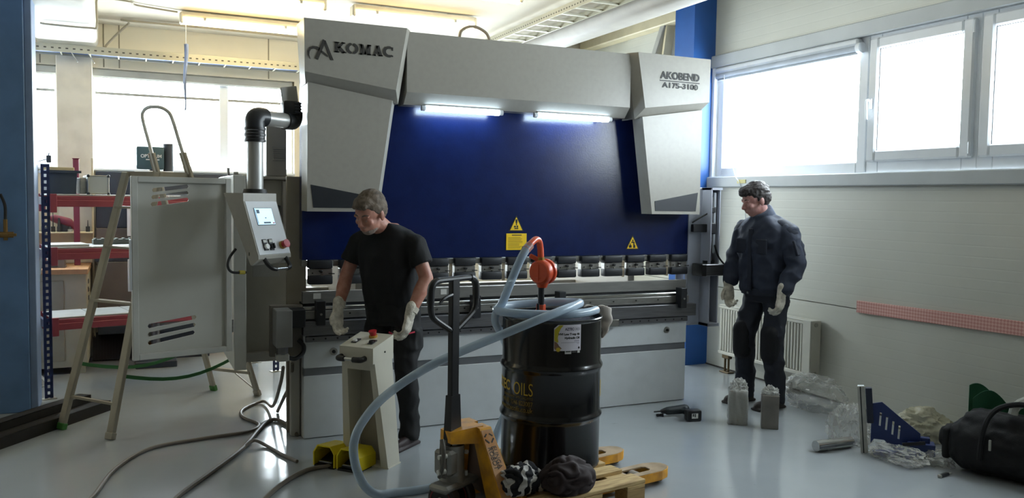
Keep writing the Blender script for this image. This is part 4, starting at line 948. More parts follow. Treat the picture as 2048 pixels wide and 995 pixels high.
# clear hose: from the spout behind the drum, over the floor, up and coiled on the drum
M_hose = mat_clear('hose_plastic', 'bccddd', 0.45, 0.20, (0.86, 0.93, 0.98, 1))
hz = [(2.0, 4.158, 1.355), (1.955, 4.14, 1.30), (1.915, 4.155, 1.20), (1.878, 4.20, 1.06), (1.885, 4.33, .93), (2.06, 4.55, .72), (2.10, 4.60, .40), (2.03, 4.60, .20), (1.94, 4.55, .06), (1.75, 4.36, .022),
      (1.55, 4.30, .02), (1.40, 4.28, .02), (1.29, 4.285, .022), (1.175, 4.25, .04), (1.095, 4.22, .115), (1.045, 4.20, .24), (1.035, 4.18, .36), (1.085, 4.19, .46), (1.20, 4.21, .57),
      (1.39, 4.19, .695), (1.555, 4.13, .785), (1.79, 4.0, .905), (1.96, 3.925, .985), (2.12, 3.94, 1.03), (2.27, 4.04, 1.045), (2.31, 4.16, 1.035),
      (2.28, 4.28, 1.025), (2.18, 4.39, 1.01), (2.04, 4.42, 1.0), (1.92, 4.36, .997), (1.86, 4.24, .997), (1.90, 4.11, .998), (2.02, 4.0, 1.0), (2.17, 3.965, 1.0), (2.30, 4.0, 1.0), (2.385, 4.05, 1.003)]
hs = whole('clear_hose', MB().tube(spline(hz, 7), .0235, 14), M_hose, 'long clear plastic hose looping from the pump over the floor onto the drum', 'hose', (1.8, 4.2, 0.5))
ORIG[hs.name] = V((1.8, 4.2, .5)); hb = MB().tube(spline([(1.99, 4.153, 1.348), (1.955, 4.14, 1.30)], 6), .0215, 14); part(hs, 'hose_clip', MB().tube(spline([(2.02, 4.17, 1.365), (1.985, 4.152, 1.34)], 4), .0255, 14), mat('hose_end', 'a9746a', 0.4))
# rags
def rag(name, label, cat, c, dims, seed, m, amp=.35, crumple=2.4, sub=4):
    mb = MB(); bm = bmesh.new(); bmesh.ops.create_icosphere(bm, subdivisions=sub, radius=1)
    for v in bm.verts:
        q = v.co*crumple+V((seed, 0, 0)); wq = noise.noise(q*.8)*2.2+noise.noise(q*1.7)*.6
        fold = abs(math.sin(3.4*(v.co.x*.6+v.co.y*.5+v.co.z*.35)+3.2*wq))
        rr = 1+amp*(.55*noise.noise(q*.9)+.42*fold-.25)
        v.co = V((v.co.x*rr*dims[0], v.co.y*rr*dims[1], v.co.z*rr*dims[2]))
        if v.co.z < -dims[2]*.7: v.co.z = -dims[2]*.7
    mb.addbm(bm, Matrix.Translation(V(c)+V((0, 0, dims[2]*.7))))
    return whole(name, mb, m, label, cat, c, ang=70)
M_ragw = mat('rag_offwhite', 'b4aca4', 0.9, noise_amt=0.08)
rc = thing('wiping_rag', 'crumpled off-white rag draped over the right rim of the drum', 'rag', (2.45, 4.15, .9))
mb = MB()
def ragf(u, v):
    x = 2.36+.14*u+.05*math.sin(v*3)+.02*math.sin(u*9+v*4); y = 4.16-.05*v+.03*math.sin(u*8)
    z = 1.0+.012*math.sin(u*11+v*7) if v < .35 else 1.0-.16*((v-.35)/.65)+.01*math.sin(u*9)
    rr = (V((x, y))-V((DC.x, DC.y))).length
    if z < DT+.01 and rr < DR+.022:
        k = (DR+.022)/rr; x = DC.x+(x-DC.x)*k; y = DC.y+(y-DC.y)*k
    return (x+.006*math.sin(v*23), y, z)
mb.sheet(ragf, 22, 22); part(rc, 'cloth', bake(mb, [('SOLIDIFY', {'thickness': .006}), ('SUBSURF', {'levels': 1})], 'cloth', M_ragw), None)
q = PO+PX*-.66+PY*.12
rag('striped_rag', 'black and white striped rag bundled against the yellow jack leg', 'rag', (1.785, 3.74, .141), (.125, .09, .085), 3.1, None, .45, 1.5, 5)
rag('brown_jacket', 'dark brown crumpled jacket lying on the pallet before the drum', 'jacket', (2.0, 3.665, .141), (.14, .105, .10), 8.3, mat('jacket_brown', '2c1f20', 0.8, noise_amt=0.12, noise_scale=20), .34, 1.5, 5)
def stripes():
    m = mat('striped_cloth', 'b9b6b2', 0.9, noise_amt=0); nt = m.node_tree; b = nt.nodes['Principled BSDF']
    tc = nt.nodes.new('ShaderNodeTexCoord'); wv = nt.nodes.new('ShaderNodeTexWave'); wv.inputs['Scale'].default_value = 4.2; wv.inputs['Distortion'].default_value = 9; wv.inputs['Detail Scale'].default_value = 2.0
    cr = nt.nodes.new('ShaderNodeValToRGB'); cr.color_ramp.interpolation = 'CONSTANT'; cr.color_ramp.elements[0].color = srgb('15161c'); cr.color_ramp.elements[1].position = .62; cr.color_ramp.elements[1].color = srgb('b9b6b2')
    nt.links.new(tc.outputs['Object'], wv.inputs['Vector']); nt.links.new(wv.outputs['Fac'], cr.inputs['Fac']); nt.links.new(cr.outputs['Color'], b.inputs['Base Color']); return m
bpy.data.objects['striped_rag'].data.materials.append(stripes())

# cables on the floor
M_cab = mat('cable_grey', '6d655c', 0.45)
def cable(pts, r, label): return whole('floor_cable', MB().tube(spline(pts, 8), r, 8), M_cab, label, 'cable', pts[0])
cable([(-.30, 4.55, .012), (-.20, 4.86, .012), (-.10, 5.30, .012), (.092, 5.652, .012), (.40, 5.76, .012), (.70, 5.82, .012), (.80, 5.98, .012), (.72, 6.24, .012), (.755, 6.46, .012), (.92, 6.62, .02), (.93, 6.2, .08), (.905, 5.7, .35), (.895, 5.52, .50)], .0115,
      'thin grey cable winding from the plug under the motor bracket towards the front left edge')
cable([(.10, 4.35, .014), (.20, 4.66, .014), (.40, 5.02, .014), (.62, 5.42, .014), (.76, 5.78, .014), (.86, 6.02, .014), (.94, 6.05, .014), (1.0, 5.80, .014), (1.0, 5.62, .014)], .0135,
      'thicker grey cable running from the machine corner to the front edge')
cable([(.64, 5.46, .012), (.71, 5.52, .034), (.78, 5.44, .012), (.84, 5.22, .012), (.90, 5.05, .012)], .011, 'short loose end of grey cable curling over the floor glare')
cable([(.42, 4.1, .013), (.56, 4.35, .013), (.74, 4.66, .013), (.92, 4.86, .013), (1.08, 4.90, .013), (1.22, 5.0, .013)], .0135, 'grey pedal cable running from the foot pedals to the front edge')
cable([(.98, 6.3, .012), (.985, 6.0, .20), (.98, 5.72, .35), (.97, 5.62, .5)], .012, 'brown cable hanging behind the motor bracket down the machine corner')
# ------------------------------------------------------------------ people
class Body:
    """overlapping tapered solids that a voxel remesh welds into one smooth surface (local: facing -y, own left = +x)"""
    def __init__(s): s.mb = MB()
    def cap(s, p0, p1, r0, r1, flat=1.0, side=None, ends=True, n=16):
        p0, p1 = V(p0), V(p1); d = (p1-p0).normalized()
        a = V(side) if side else d.orthogonal(); a = (a-d*a.dot(d)).normalized(); b = d.cross(a)
        L = (p1-p0).length; rings = []
        if ends:
            for t in (1.0, .75, .4): rings.append((p0-d*r0*t*min(1, flat+.2), r0*math.sqrt(max(0, 1-t*t)) if t < 1 else r0*.12))
        else: rings.append((p0, r0*.98))
        for t in (0, .33, .66, 1): rings.append((p0+d*L*t, r0+(r1-r0)*t))
        if ends:
            for t in (.4, .75, 1.0): rings.append((p1+d*r1*t*min(1, flat+.2), r1*math.sqrt(max(0, 1-t*t)) if t < 1 else r1*.12))
        vs = []
        for c, r in rings:
            for k in range(n):
                t = 2*math.pi*k/n; vs.append(c+a*math.cos(t)*r+b*math.sin(t)*r*flat)
        fs = [(i*n+k, i*n+(k+1) % n, (i+1)*n+(k+1) % n, (i+1)*n+k) for i in range(len(rings)-1) for k in range(n)]
        fs += [tuple(range(n-1, -1, -1)), tuple((len(rings)-1)*n+k for k in range(n))]
        s.mb.add(vs, fs); return s
    def loop(s, rings, n=20):                # stacked ellipses (centre, rx, ry), for trunks
        vs = []
        for c, rx, ry in rings:
            for k in range(n):
                t = 2*math.pi*k/n; cx_, cy_ = math.cos(t), math.sin(t)
                e = .8; vs.append((c[0]+rx*math.copysign(abs(cx_)**e, cx_), c[1]+ry*math.copysign(abs(cy_)**e, cy_), c[2]))
        fs = [(i*n+k, i*n+(k+1) % n, (i+1)*n+(k+1) % n, (i+1)*n+k) for i in range(len(rings)-1) for k in range(n)]
        fs += [tuple(range(n-1, -1, -1)), tuple((len(rings)-1)*n+k for k in range(n))]
        s.mb.add(vs, fs); return s
    def ell(s, c, r, M=None): s.mb.sphere(c, r, M, 20, 14); return s
    def build(s, name, m, voxel, smooth=6, ang=80, fac=.5):
        return bake(s.mb, [('REMESH', {'mode': 'VOXEL', 'voxel_size': voxel}), ('SMOOTH', {'iterations': smooth, 'factor': fac})], name, m, ang)

def mat_skin(name, col, warm, redden=None):
    m = mat(name, col, 0.5, noise_amt=0.08, noise_scale=22, dark=warm, bump=0.06, bump_scale=150)
    m.node_tree.nodes['Principled BSDF'].inputs['Subsurface Weight'].default_value = 0.08
    m.node_tree.nodes['Principled BSDF'].inputs['Subsurface Radius'].default_value = (.01, .004, .002)
    return m

def head_solid(B, H):
    """head about H: skull, jaw, nose, brow, cheeks, lips, ears (H maps head-local to body-local; face -y)"""
    R3 = H.to_3x3()
    def e(c, r, rot=None): B.ell(H @ V(c), r, R3 @ (rot if rot else Matrix.Identity(3)))
    e((0, .018, .032), (.076, .096, .088))              # skull
    e((0, -.010, .02), (.070, .080, .075))              # brow volume
    e((0, -.018, -.045), (.061, .070, .070))            # face
    e((0, -.038, -.088), (.040, .040, .032))            # chin
    e((0, -.010, -.072), (.056, .055, .040))            # jaw
    for s in (-1, 1):
        e((s*.036, -.062, -.030), (.024, .022, .022))   # cheekbone
        e((s*.030, -.078, .012), (.026, .012, .009))    # brow ridge
        e((s*.031, -.070, -.010), (.014, .012, .010))   # eyelid over the eyeball
        e((s*.078, .014, -.018), (.010, .020, .032), Matrix.Rotation(R(-12), 3, 'X'))   # ear
        e((s*.080, .006, -.018), (.006, .012, .020))
        e((s*.012, -.099, -.040), (.009, .010, .008))   # nostril wing
    B.cap(H @ V((0, -.084, .004)), H @ V((0, -.108, -.036)), .009, .013)
    e((0, -.088, -.062), (.023, .010, .006)); e((0, -.086, -.073), (.020, .010, .0065))     # lips
    e((0, -.074, -.066), (.030, .018, .022))

def glove_solid(B, wrist, hand_dir, palm_n, thumb_side, size=1.0, curl=.5):
    """a hand in a knitted glove: palm, four curled fingers, thumb off the side; palm_n points out of the palm"""
    d = V(hand_dir).normalized(); n = V(palm_n); n = (n-d*n.dot(d)).normalized(); sd = d.cross(n)*thumb_side
    w = V(wrist); k = size
    B.cap(w-d*.045*k, w+d*.01*k, .036*k, .034*k, .82, sd)
    B.cap(w+d*.02*k, w+d*.075*k, .042*k, .046*k, .46, sd)
    for i, (off, ln, r) in enumerate(((.031, .078, .0105), (.0105, .086, .0108), (-.0105, .080, .0104), (-.030, .064, .0095))):
        p = w+d*.088*k+sd*off*k; a = curl*(.55+.12*i); q = d.copy()
        for j, f in enumerate((.45, .32, .26)):
            q = (q*math.cos(a)+n*math.sin(a)).normalized() if j == 0 else (Matrix.Rotation(0, 3, 'X') @ q)
            if j: 
                tng = n*math.cos(a*(j+.3))-d*math.sin(a*(j+.3)); q = (d*math.cos(a*(j+1))+n*math.sin(a*(j+1))).normalized()
            p2 = p+q*ln*f*k; B.cap(p, p2, r*k, r*k*.93, n=10); p = p2
    p = w+d*.035*k+sd*.036*k; q = (d*.75+sd*.62+n*.25).normalized()
    p2 = p+q*.036*k; B.cap(p-q*.012*k, p2, .0145*k, .0125*k, n=10); q2 = (d*.9+sd*.18+n*.38).normalized(); B.cap(p2, p2+q2*.03*k, .012*k, .0105*k, n=10)

M_glove = mat('glove_knit', 'dcd6c8', 0.9, noise_amt=0.14, noise_scale=26, dark='a69e8f', bump=0.5, bump_scale=260)

def eyes(root, H, skin):
    for s in (-1, 1):
        part(root, 'eye', MB().sphere(H @ V((s*.031, -.0705, -.0135)), .0118, None, 12, 8), mat('eye_white', 'b7ada4', 0.25, noise_amt=0))
        part(root, 'eyebrow', MB().tube([H @ V((s*.014, -.0865, .016)), H @ V((s*.032, -.0855, .023)), H @ V((s*.052, -.072, .017))], [.0035, .0045, .0025], 6), MATS['brow_'+skin])

# ---- man in the black T-shirt, bowed over the console
P1 = (1.535, 5.215, 0); A1 = R(-50)
m1 = thing('person', 'bearded man in black T-shirt and work gloves looking down behind the console', 'person', P1, A1)
sk1 = mat_skin('skin_ruddy', 'b98674', 'a56a58')
mat('brow_a', '5b5049', 0.8); mat('brow_b', '3a2c26', 0.8)
H1 = Matrix.Translation((-.012, -.235, 1.522)) @ Matrix.Rotation(R(-4), 4, 'Z') @ Matrix.Rotation(R(24), 4, 'X') @ Matrix.Rotation(R(4), 4, 'Y') @ Matrix.Scale(1.06, 4)
shL, shR = V((.192, -.055, 1.352)), V((-.192, -.075, 1.352))
elL, elR = V((.285, -.040, 1.115)), V((-.285, -.100, 1.115))
wrL, wrR = V((.250, -.175, .895)), V((-.250, -.235, .900))
hipL, hipR = V((.095, .03, .90)), V((-.095, .03, .90))
knL, knR = V((.115, -.005, .50)), V((-.12, -.06, .50))
anL, anR = V((.115, .055, .09)), V((-.13, .0, .09))
def trunk(B, g=0.0, z0=.84):
    B.loop([((0, .025, z0), .165+g, .125+g), ((0, .02, .93), .172+g, .130+g), ((0, -.01, 1.02), .172+g, .150+g), ((0, -.03, 1.12), .174+g, .148+g), ((0, -.045, 1.24), .184+g, .136+g), ((0, -.05, 1.32), .192+g, .122+g), ((0, -.055, 1.375), .178+g, .104+g), ((0, -.06, 1.42), .128+g, .082+g), ((0, -.07, 1.455), .078+g*.4, .066+g*.4)])
B = Body(); trunk(B, -.012); head_solid(B, H1)
B.cap((0, -.075, 1.40), H1 @ V((0, .018, -.05)), .066, .060)
for sh, el_, wr, hp_, kn, an in ((shL, elL, wrL, hipL, knL, anL), (shR, elR, wrR, hipR, knR, anR)):
    B.cap(sh+(el_-sh)*.08, el_, .050, .044); B.cap(el_, el_+(wr-el_)*.4, .044, .046); B.cap(el_+(wr-el_)*.35, wr, .045, .029)
    B.cap(hp_, kn, .080, .056); B.cap(kn, an, .052, .036); B.cap(an+V((0, .02, -.05)), an+V((0, -.13, -.055)), .035, .03)
part(m1, 'body', B.build('body', sk1, .0062, 5), None)
eyes(m1, H1, 'a')
B = Body(); R3 = H1.to_3x3()
B.ell(H1 @ V((0, .026, .046)), (.085, .100, .088), R3); B.ell(H1 @ V((0, .050, .01)), (.082, .078, .085), R3); B.ell(H1 @ V((0, -.030, .082)), (.062, .060, .040), R3)
B.ell(H1 @ V((0, -.068, .075)), (.052, .026, .026), R3)
for s in (-1, 1): B.ell(H1 @ V((s*.072, .010, .022)), (.010, .024, .030), R3); B.ell(H1 @ V((s*.03, -.078, .070)), (.022, .014, .018), R3)
hr = B.build('hair', mat('hair_grey', '6f6153', 0.75, noise_amt=0.22, noise_scale=40, dark='40382f', bump=0.6, bump_scale=90, stretch=(1, .35, .5)), .006, 3); wrinkle(hr, .004, 60, (1, .4, 1)); part(m1, 'hair', hr, 'short grey hair')
B = Body()
B.ell(H1 @ V((0, -.034, -.086)), (.0455, .0475, .036), R3); B.ell(H1 @ V((0, -.022, -.080)), (.0535, .052, .034), R3); B.ell(H1 @ V((0, -.082, -.056)), (.026, .015, .006), R3)
bd = B.build('beard', mat('beard_grey', '93857c', 0.85, noise_amt=0.2, noise_scale=60, dark='7a675d', bump=0.5, bump_scale=200), .005, 3); part(m1, 'beard', bd, 'short grey beard')
M_tee = mat('tshirt_black', '101114', 0.85, noise_amt=0.1, bump=0.15, bump_scale=300)
B = Body(); trunk(B, .010, .875)
for sh, el_ in ((shL, elL), (shR, elR)):
    d = (el_-sh); B.cap(sh-V((sh.x*.35, 0, -.010)), sh+d*.12, .064, .070); B.cap(sh+d*.06, sh+d*.64, .071, .074, ends=False)
ts = B.build('t_shirt', M_tee, .009, 5); wrinkle(ts, .011, 7, (1.0, 1.0, .6), 3.0, True); part(m1, 't_shirt', ts, 'black T-shirt')
M_tr = mat('trousers_black', '0f1013', 0.8, noise_amt=0.1, bump=0.1, bump_scale=250)
B = Body()
B.loop([((0, .03, .80), .172, .128), ((0, .03, .86), .186, .142), ((0, .02, .93), .182, .140), ((0, .01, .975), .176, .138)])
for s, hp_, kn, an in ((1, hipL, knL, anL), (-1, hipR, knR, anR)):
    B.cap(hp_-V((0, 0, .02)), kn, .096, .076); B.cap(kn, an+V((0, 0, .02)), .074, .062, ends=True); B.cap(an+V((0, 0, .10)), an+V((0, -.01, -.045)), .064, .070, ends=False)
    B.mb.box(hp_.x+s*.055-.045, hp_.x+s*.055+.05, hp_.y-.08, hp_.y+.07, .62, .80, .03)   # cargo pocket
tr = B.build('trousers', M_tr, .010, 6); wrinkle(tr, .014, 9, (1, 1, .9), 8.0, True); part(m1, 'trousers', tr, 'black work trousers with cargo pockets')
part(m1, 'red_piping', MB().tube(spline([(.06, -.118, .765), (.11, -.125, .752), (.16, -.095, .755), (.195, -.03, .765)], 5), .006, 6), mat('piping_red', 'b3203f', 0.6), 'red pocket piping')
for s, wr, el_ in ((1, wrL, elL), (-1, wrR, elR)):
    B = Body(); glove_solid(B, wr, (wr-el_)+V((0, .06, -.10)), (-s, -.15, 0), 1, 1.12, .75); g = B.build('work_glove', M_glove, .0042, 3); gl = part(m1, 'work_glove', g, 'off-white knitted work glove')
    part(gl, 'cuff', MB().tube([wr-(wr-el_).normalized()*.055, wr-(wr-el_).normalized()*.02], [.040, .038], 16), M_glove)
for s, an in ((1, anL), (-1, anR)):
    B = Body(); B.cap(an+V((0, .03, -.045)), an+V((0, -.06, -.05)), .042, .042, .9); B.cap(an+V((0, -.06, -.055)), an+V((0, -.165, -.06)), .044, .036, .8); B.cap(an+V((0, .02, .0)), an+V((0, .01, .03)), .042, .042)
    B.mb.box(an.x-.045, an.x+.045, an.y-.20, an.y+.07, .0, .02, .004)
    part(m1, 'shoe', B.build('shoe', mat('shoe_dark', '2a1d1e', 0.6), .007, 4), 'dark shoe')

# ---- man in the navy work jacket by the wall, looking down to the left
P2 = (4.60, 5.18, 0); A2 = R(-84)
m2 = thing('person', 'dark-haired man in navy work jacket and gloves standing by the radiator', 'person', P2, A2)
sk2 = mat_skin('skin_pink', 'b98d86', 'a5716a')
H2 = Matrix.Translation((-.015, -.125, 1.645)) @ Matrix.Rotation(R(-20), 4, 'Z') @ Matrix.Rotation(R(17), 4, 'X') @ Matrix.Scale(1.06, 4)
shL, shR = V((.205, .0, 1.425)), V((-.205, -.02, 1.425))
elL, elR = V((.300, .02, 1.145)), V((-.275, -.05, 1.165))
wrL, wrR = V((.275, -.115, .925)), V((-.245, -.15, .945))
hipL, hipR = V((.10, .03, .93)), V((-.10, .02, .93))
knL, knR = V((.125, -.03, .52)), V((-.13, -.07, .52))
anL, anR = V((.13, .02, .09)), V((-.15, -.02, .09))
def trunk2(B, g=0.0, z0=.86):
    B.loop([((0, .02, z0), .172+g, .128+g), ((0, .015, .95), .178+g, .134+g), ((0, .01, 1.06), .178+g, .138+g), ((0, -.0, 1.18), .186+g, .138+g), ((0, -.01, 1.30), .198+g, .134+g), ((0, -.015, 1.39), .200+g, .120+g), ((0, -.015, 1.445), .178+g, .100+g), ((0, -.02, 1.49), .125+g, .08+g), ((0, -.03, 1.525), .08+g*.4, .07+g*.4)])
B = Body(); trunk2(B, -.012); head_solid(B, H2)
B.cap((0, -.03, 1.45), H2 @ V((0, .018, -.05)), .068, .062)
for sh, el_, wr, hp_, kn, an in ((shL, elL, wrL, hipL, knL, anL), (shR, elR, wrR, hipR, knR, anR)):
    B.cap(sh+(el_-sh)*.12, el_, .048, .044); B.cap(el_, wr, .045, .029);
    B.cap(hp_, kn, .080, .056); B.cap(kn, an, .052, .036); B.cap(an+V((0, .02, -.05)), an+V((0, -.13, -.055)), .035, .03)
part(m2, 'body', B.build('body', sk2, .0062, 5), None)
eyes(m2, H2, 'b')
B = Body(); R3 = H2.to_3x3()
B.ell(H2 @ V((0, .024, .050)), (.086, .104, .088), R3); B.ell(H2 @ V((0, .052, .012)), (.082, .078, .080), R3); B.ell(H2 @ V((0, -.045, .085)), (.062, .060, .036), R3)
B.ell(H2 @ V((.0, -.076, .070)), (.054, .030, .026), R3)
for s in (-1, 1): B.ell(H2 @ V((s*.072, .008, .020)), (.011, .022, .036), R3)
hr = B.build('hair', mat('hair_dark', '3b3434', 0.6, noise_amt=0.2, noise_scale=40, dark='1f1a1a', bump=0.6, bump_scale=90, stretch=(1, .35, .5)), .006, 3); wrinkle(hr, .006, 55, (1, .4, 1)); part(m2, 'hair', hr, 'short dark hair with a fringe')
M_jk = mat('jacket_navy', '2a3142', 0.8, noise_amt=0.1, noise_scale=12, bump=0.15, bump_scale=260); M_jk2 = mat('jacket_yoke', '1c2230', 0.8); M_jk3 = mat('jacket_greyblue', '454d5e', 0.8, noise_amt=0.1)
B = Body(); trunk2(B, .030, .905)
for sh, el_, wr in ((shL, elL, wrL), (shR, elR, wrR)):
    B.cap(sh-V((sh.x*.3, 0, .0)), sh+(el_-sh)*.2, .070, .078); B.cap(sh+(el_-sh)*.1, el_, .080, .076); B.cap(el_, wr+(wr-el_)*-.22, .076, .062); B.cap(wr-(wr-el_).normalized()*.10, wr-(wr-el_).normalized()*.03, .060, .056, ends=False)
jk = B.build('work_jacket', M_jk, .010, 5); wrinkle(jk, .018, 7, (1, 1, 1.2), 2.0, True)
jp = part(m2, 'work_jacket', jk, 'navy work jacket')
hem = MB(); n = 36
hv = [((.205*math.cos(2*math.pi*k/n), .012+.168*math.sin(2*math.pi*k/n))) for k in range(n)]
part(jp, 'waistband', MB().loft([V((x, y, .895)) for x, y in hv], [V((x*1.01, y*1.01, .945)) for x, y in hv]), M_jk2)
B = Body(); B.cap((0, -.012, 1.475), H2 @ V((0, .025, -.085)), .098, .088, ends=False)
cl = B.build('collar', M_jk3, .008, 3); part(jp, 'collar', cl)
for s, sh, el_ in ((1, shL, elL), (-1, shR, elR)):
    d = (el_-sh).normalized(); c = sh+(el_-sh)*.52
    M = axes(c+V((s*.070, -.008, 0)), (0, 1, 0), -d)
    if s > 0: part(jp, 'sleeve_pocket', MB().box(-.05, .05, -.06, .06, -.012, .012, .006, M), M_jk2)
    part(jp, 'shoulder_patch', bake(Body().cap(sh+V((-s*.05, 0, .004)), sh+(el_-sh)*.14+V((s*.004, 0, .0)), .074, .082, ends=True).mb, [('REMESH', {'mode': 'VOXEL', 'voxel_size': .012}), ('SMOOTH', {'iterations': 3})], 'shoulder_patch', M_jk2))
part(jp, 'chest_pocket', MB().box(-.155, -.04, -.172, -.15, 1.22, 1.34, .008), M_jk2); part(jp, 'chest_pocket', MB().box(.04, .155, -.172, -.15, 1.22, 1.34, .008), M_jk2)
part(jp, 'front_placket', MB().box(-.018, .018, -.186, -.16, .93, 1.42, .006), M_jk2)
part(jp, 'waist_button', MB().cyl((.0, -.19, .915), (.0, -.183, .915), .010, n=10), M_shine)
M_tr2 = mat('trousers_navy', '20242f', 0.8, noise_amt=0.1, bump=0.1, bump_scale=250); M_kp = mat('knee_patch', '0f1117', 0.85)
B = Body()
B.loop([((0, .03, .84), .178, .132), ((0, .02, .90), .186, .142), ((0, .02, .96), .18, .138)])
for s, hp_, kn, an in ((1, hipL, knL, anL), (-1, hipR, knR, anR)):
    B.cap(hp_-V((0, 0, .02)), kn, .102, .086); B.cap(kn, an+V((0, 0, .03)), .084, .072); B.cap(an+V((0, 0, .12)), an+V((0, -.02, -.045)), .074, .080, ends=False)
tr = B.build('work_trousers', M_tr2, .010, 6); wrinkle(tr, .017, 8, (1, 1, 1.0), 5.0, True); tp = part(m2, 'work_trousers', tr, 'dark navy work trousers')
for kn in (knL, knR):
    B = Body(); B.cap(kn+V((0, -.018, .08)), kn+V((0, -.02, -.09)), .083, .078); part(tp, 'knee_patch', B.build('knee_patch', M_kp, .011, 4))
for s, wr, el_ in ((1, wrL, elL), (-1, wrR, elR)):
    B = Body(); glove_solid(B, wr, (wr-el_)+V((0, .10, -.16)), (-s, -.2, 0), 1, 1.18, .8); g = B.build('work_glove', M_glove, .0042, 3); gl = part(m2, 'work_glove', g, 'off-white knitted work glove')
    part(gl, 'cuff', MB().tube([wr-(wr-el_).normalized()*.055, wr-(wr-el_).normalized()*.02], [.040, .038], 16), M_glove)
for s, an in ((1, anL), (-1, anR)):
    B = Body(); B.cap(an+V((0, .04, -.045)), an+V((0, -.08, -.05)), .046, .046, .9); B.cap(an+V((0, -.07, -.052)), an+V((0, -.185, -.055)), .048, .042, .8); B.cap(an+V((0, .02, .0)), an+V((0, .01, .03)), .046, .046)
    B.mb.box(an.x-.048, an.x+.048, an.y-.225, an.y+.08, .0, .022, .004)
    part(m2, 'work_shoe', B.build('work_shoe', mat('shoe_brown', '2c2420', 0.6), .007, 4), 'dark brown work shoe')
# ------------------------------------------------------------------ left background: rack, bench, machines, ladder, beams
M_upr = mat('rack_blue', '28365f', 0.45, noise_amt=0.08); M_beam = mat('rack_red', '9c4450', 0.45, noise_amt=0.08); M_shelf = mat('rack_shelf', 'b4b7b6', 0.4, 0.3, noise_amt=0.07)
RA = math.atan2(.2424, .970)
rk = thing('storage_rack', 'blue and red steel shelving rack behind the ladder and the door', 'rack', (-.602, 7.372, 0), RA)
RL, RD = 1.86, .50
for x, y in ((0, 0), (0, RD), (RL, 0), (RL, RD)):
    mb = MB(); HT = 1.83
    for k in range(37):                                       # front flange and side flange: rungs between two edges leave real holes
        z = .01+k*.05
        mb.box(x-.030, x+.030, y-.0015, y+.0015, z, z+.026); mb.box(x+.028, x+.031, y, y+.03, z, z+.026)
    for a, b in ((-.030, -.009), (.009, .030)): mb.box(x+a, x+b, y-.0015, y+.0015, 0, HT)
    for a, b in ((0, .009), (.022, .03)): mb.box(x+.028, x+.031, y+a, y+b, 0, HT)
    u_ = part(rk, 'upright', mb, M_upr); part(u_, 'foot', MB().box(x-.05, x+.05, y-.035, y+.035, 0, .006), M_galv)
for zt, nm in ((1.592, 'top'), (1.176, 'mid'), (.622, 'low')):
    for y in (-.004, RD-.03):
        b_ = part(rk, 'beam', MB().box(.03, RL-.03, y-.015, y+.02, zt-.085, zt-.032, .004).box(.03, RL-.03, y-.005, y+.02, zt-.032, zt, .003), M_beam)
        part(b_, 'beam_connector', MB().box(.028, .075, y-.022, y+.004, zt-.13, zt+.015, .003), M_beam); part(b_, 'beam_connector', MB().box(RL-.075, RL-.028, y-.022, y+.004, zt-.13, zt+.015, .003), M_beam)
    for x in (0, RL): part(rk, 'side_beam', MB().box(x-.012, x+.012, .03, RD-.03, zt-.07, zt-.01), mat('rack_blue_dark', '1e2746', 0.5))
    for k in range(6):
        part(rk, 'shelf_panel', MB().box(.035+.299*k, .035+.299*k+.294, .016, RD-.03, zt+.001, zt+.013, .003), M_shelf)
for x in (0, RL):
    part(rk, 'brace', MB().beam((x, .02, .15), (x, RD-.02, .75), .02, .004), M_galv); part(rk, 'brace', MB().beam((x, RD-.02, .75), (x, .02, 1.35), .02, .004), M_galv); part(rk, 'brace', MB().beam((x, .02, .12), (x, RD-.02, .12), .02, .004), M_galv)
def rkp(x, y, z): return V((-.602, 7.372, 0))+V((math.cos(RA), math.sin(RA), 0))*x+V((-math.sin(RA), math.cos(RA), 0))*y+V((0, 0, z))
def rbox(name, label, cat, x, y, z, sx, sy, sz, m, bev=.006, taper=1.0, group=None):
    t = thing(name, label, cat, rkp(x, y, z), RA, group)
    return t
M_navy = mat('crate_slate', '3a4656', 0.5, noise_amt=0.05)
t = rbox('plastic_crate', 'dark slate plastic crate on the top shelf beside the blue upright', 'crate', .14, .25, 1.606, 0, 0, 0, None)
mb = MB(); a, b, h_ = .105, .15, .188
o0 = [(-a*.92, -b*.94), (a*.92, -b*.94), (a*.92, b*.94), (-a*.92, b*.94)]; o1 = [(-a, -b), (a, -b), (a, b), (-a, b)]
mb.add([V((x, y, 0)) for x, y in o0]+[V((x, y, h_)) for x, y in o1]+[V((x*.94, y*.94, h_)) for x, y in o1]+[V((x*.90, y*.92, .01)) for x, y in o0],
       [(3, 2, 1, 0)]+[(i, (i+1) % 4, 4+(i+1) % 4, 4+i) for i in range(4)]+[(4+i, 4+(i+1) % 4, 8+(i+1) % 4, 8+i) for i in range(4)]+[(8+i, 8+(i+1) % 4, 12+(i+1) % 4, 12+i) for i in range(4)]+[(12, 13, 14, 15)])
part(t, 'crate_body', mb, M_navy, ang=15); rim = MB(); ring(rim, -a-.012, a+.012, -b-.012, b+.012, h_-.022, h_-.004, .014); part(t, 'rim', MB().box(-a-.014, a+.014, -b-.014, -b, h_-.02, h_).box(-a-.014, a+.014, b, b+.014, h_-.02, h_).box(-a-.014, -a, -b, b, h_-.02, h_).box(a, a+.03, -b, b, h_-.02, h_), M_navy)
t = rbox('timber_offcut', 'pale timber offcut lying across the slate crate', 'timber', .14, .25, 1.794, 0, 0, 0, None)
part(t, 'plank', MB().box(-.12, .11, -.02, .06, 0.0, .028, .003), mat('pine', 'cdb98a', 0.7, noise_amt=.08))
t = rbox('aluminium_case', 'small aluminium case with rounded corners on the top shelf', 'case', .40, .20, 1.606, 0, 0, 0, None)
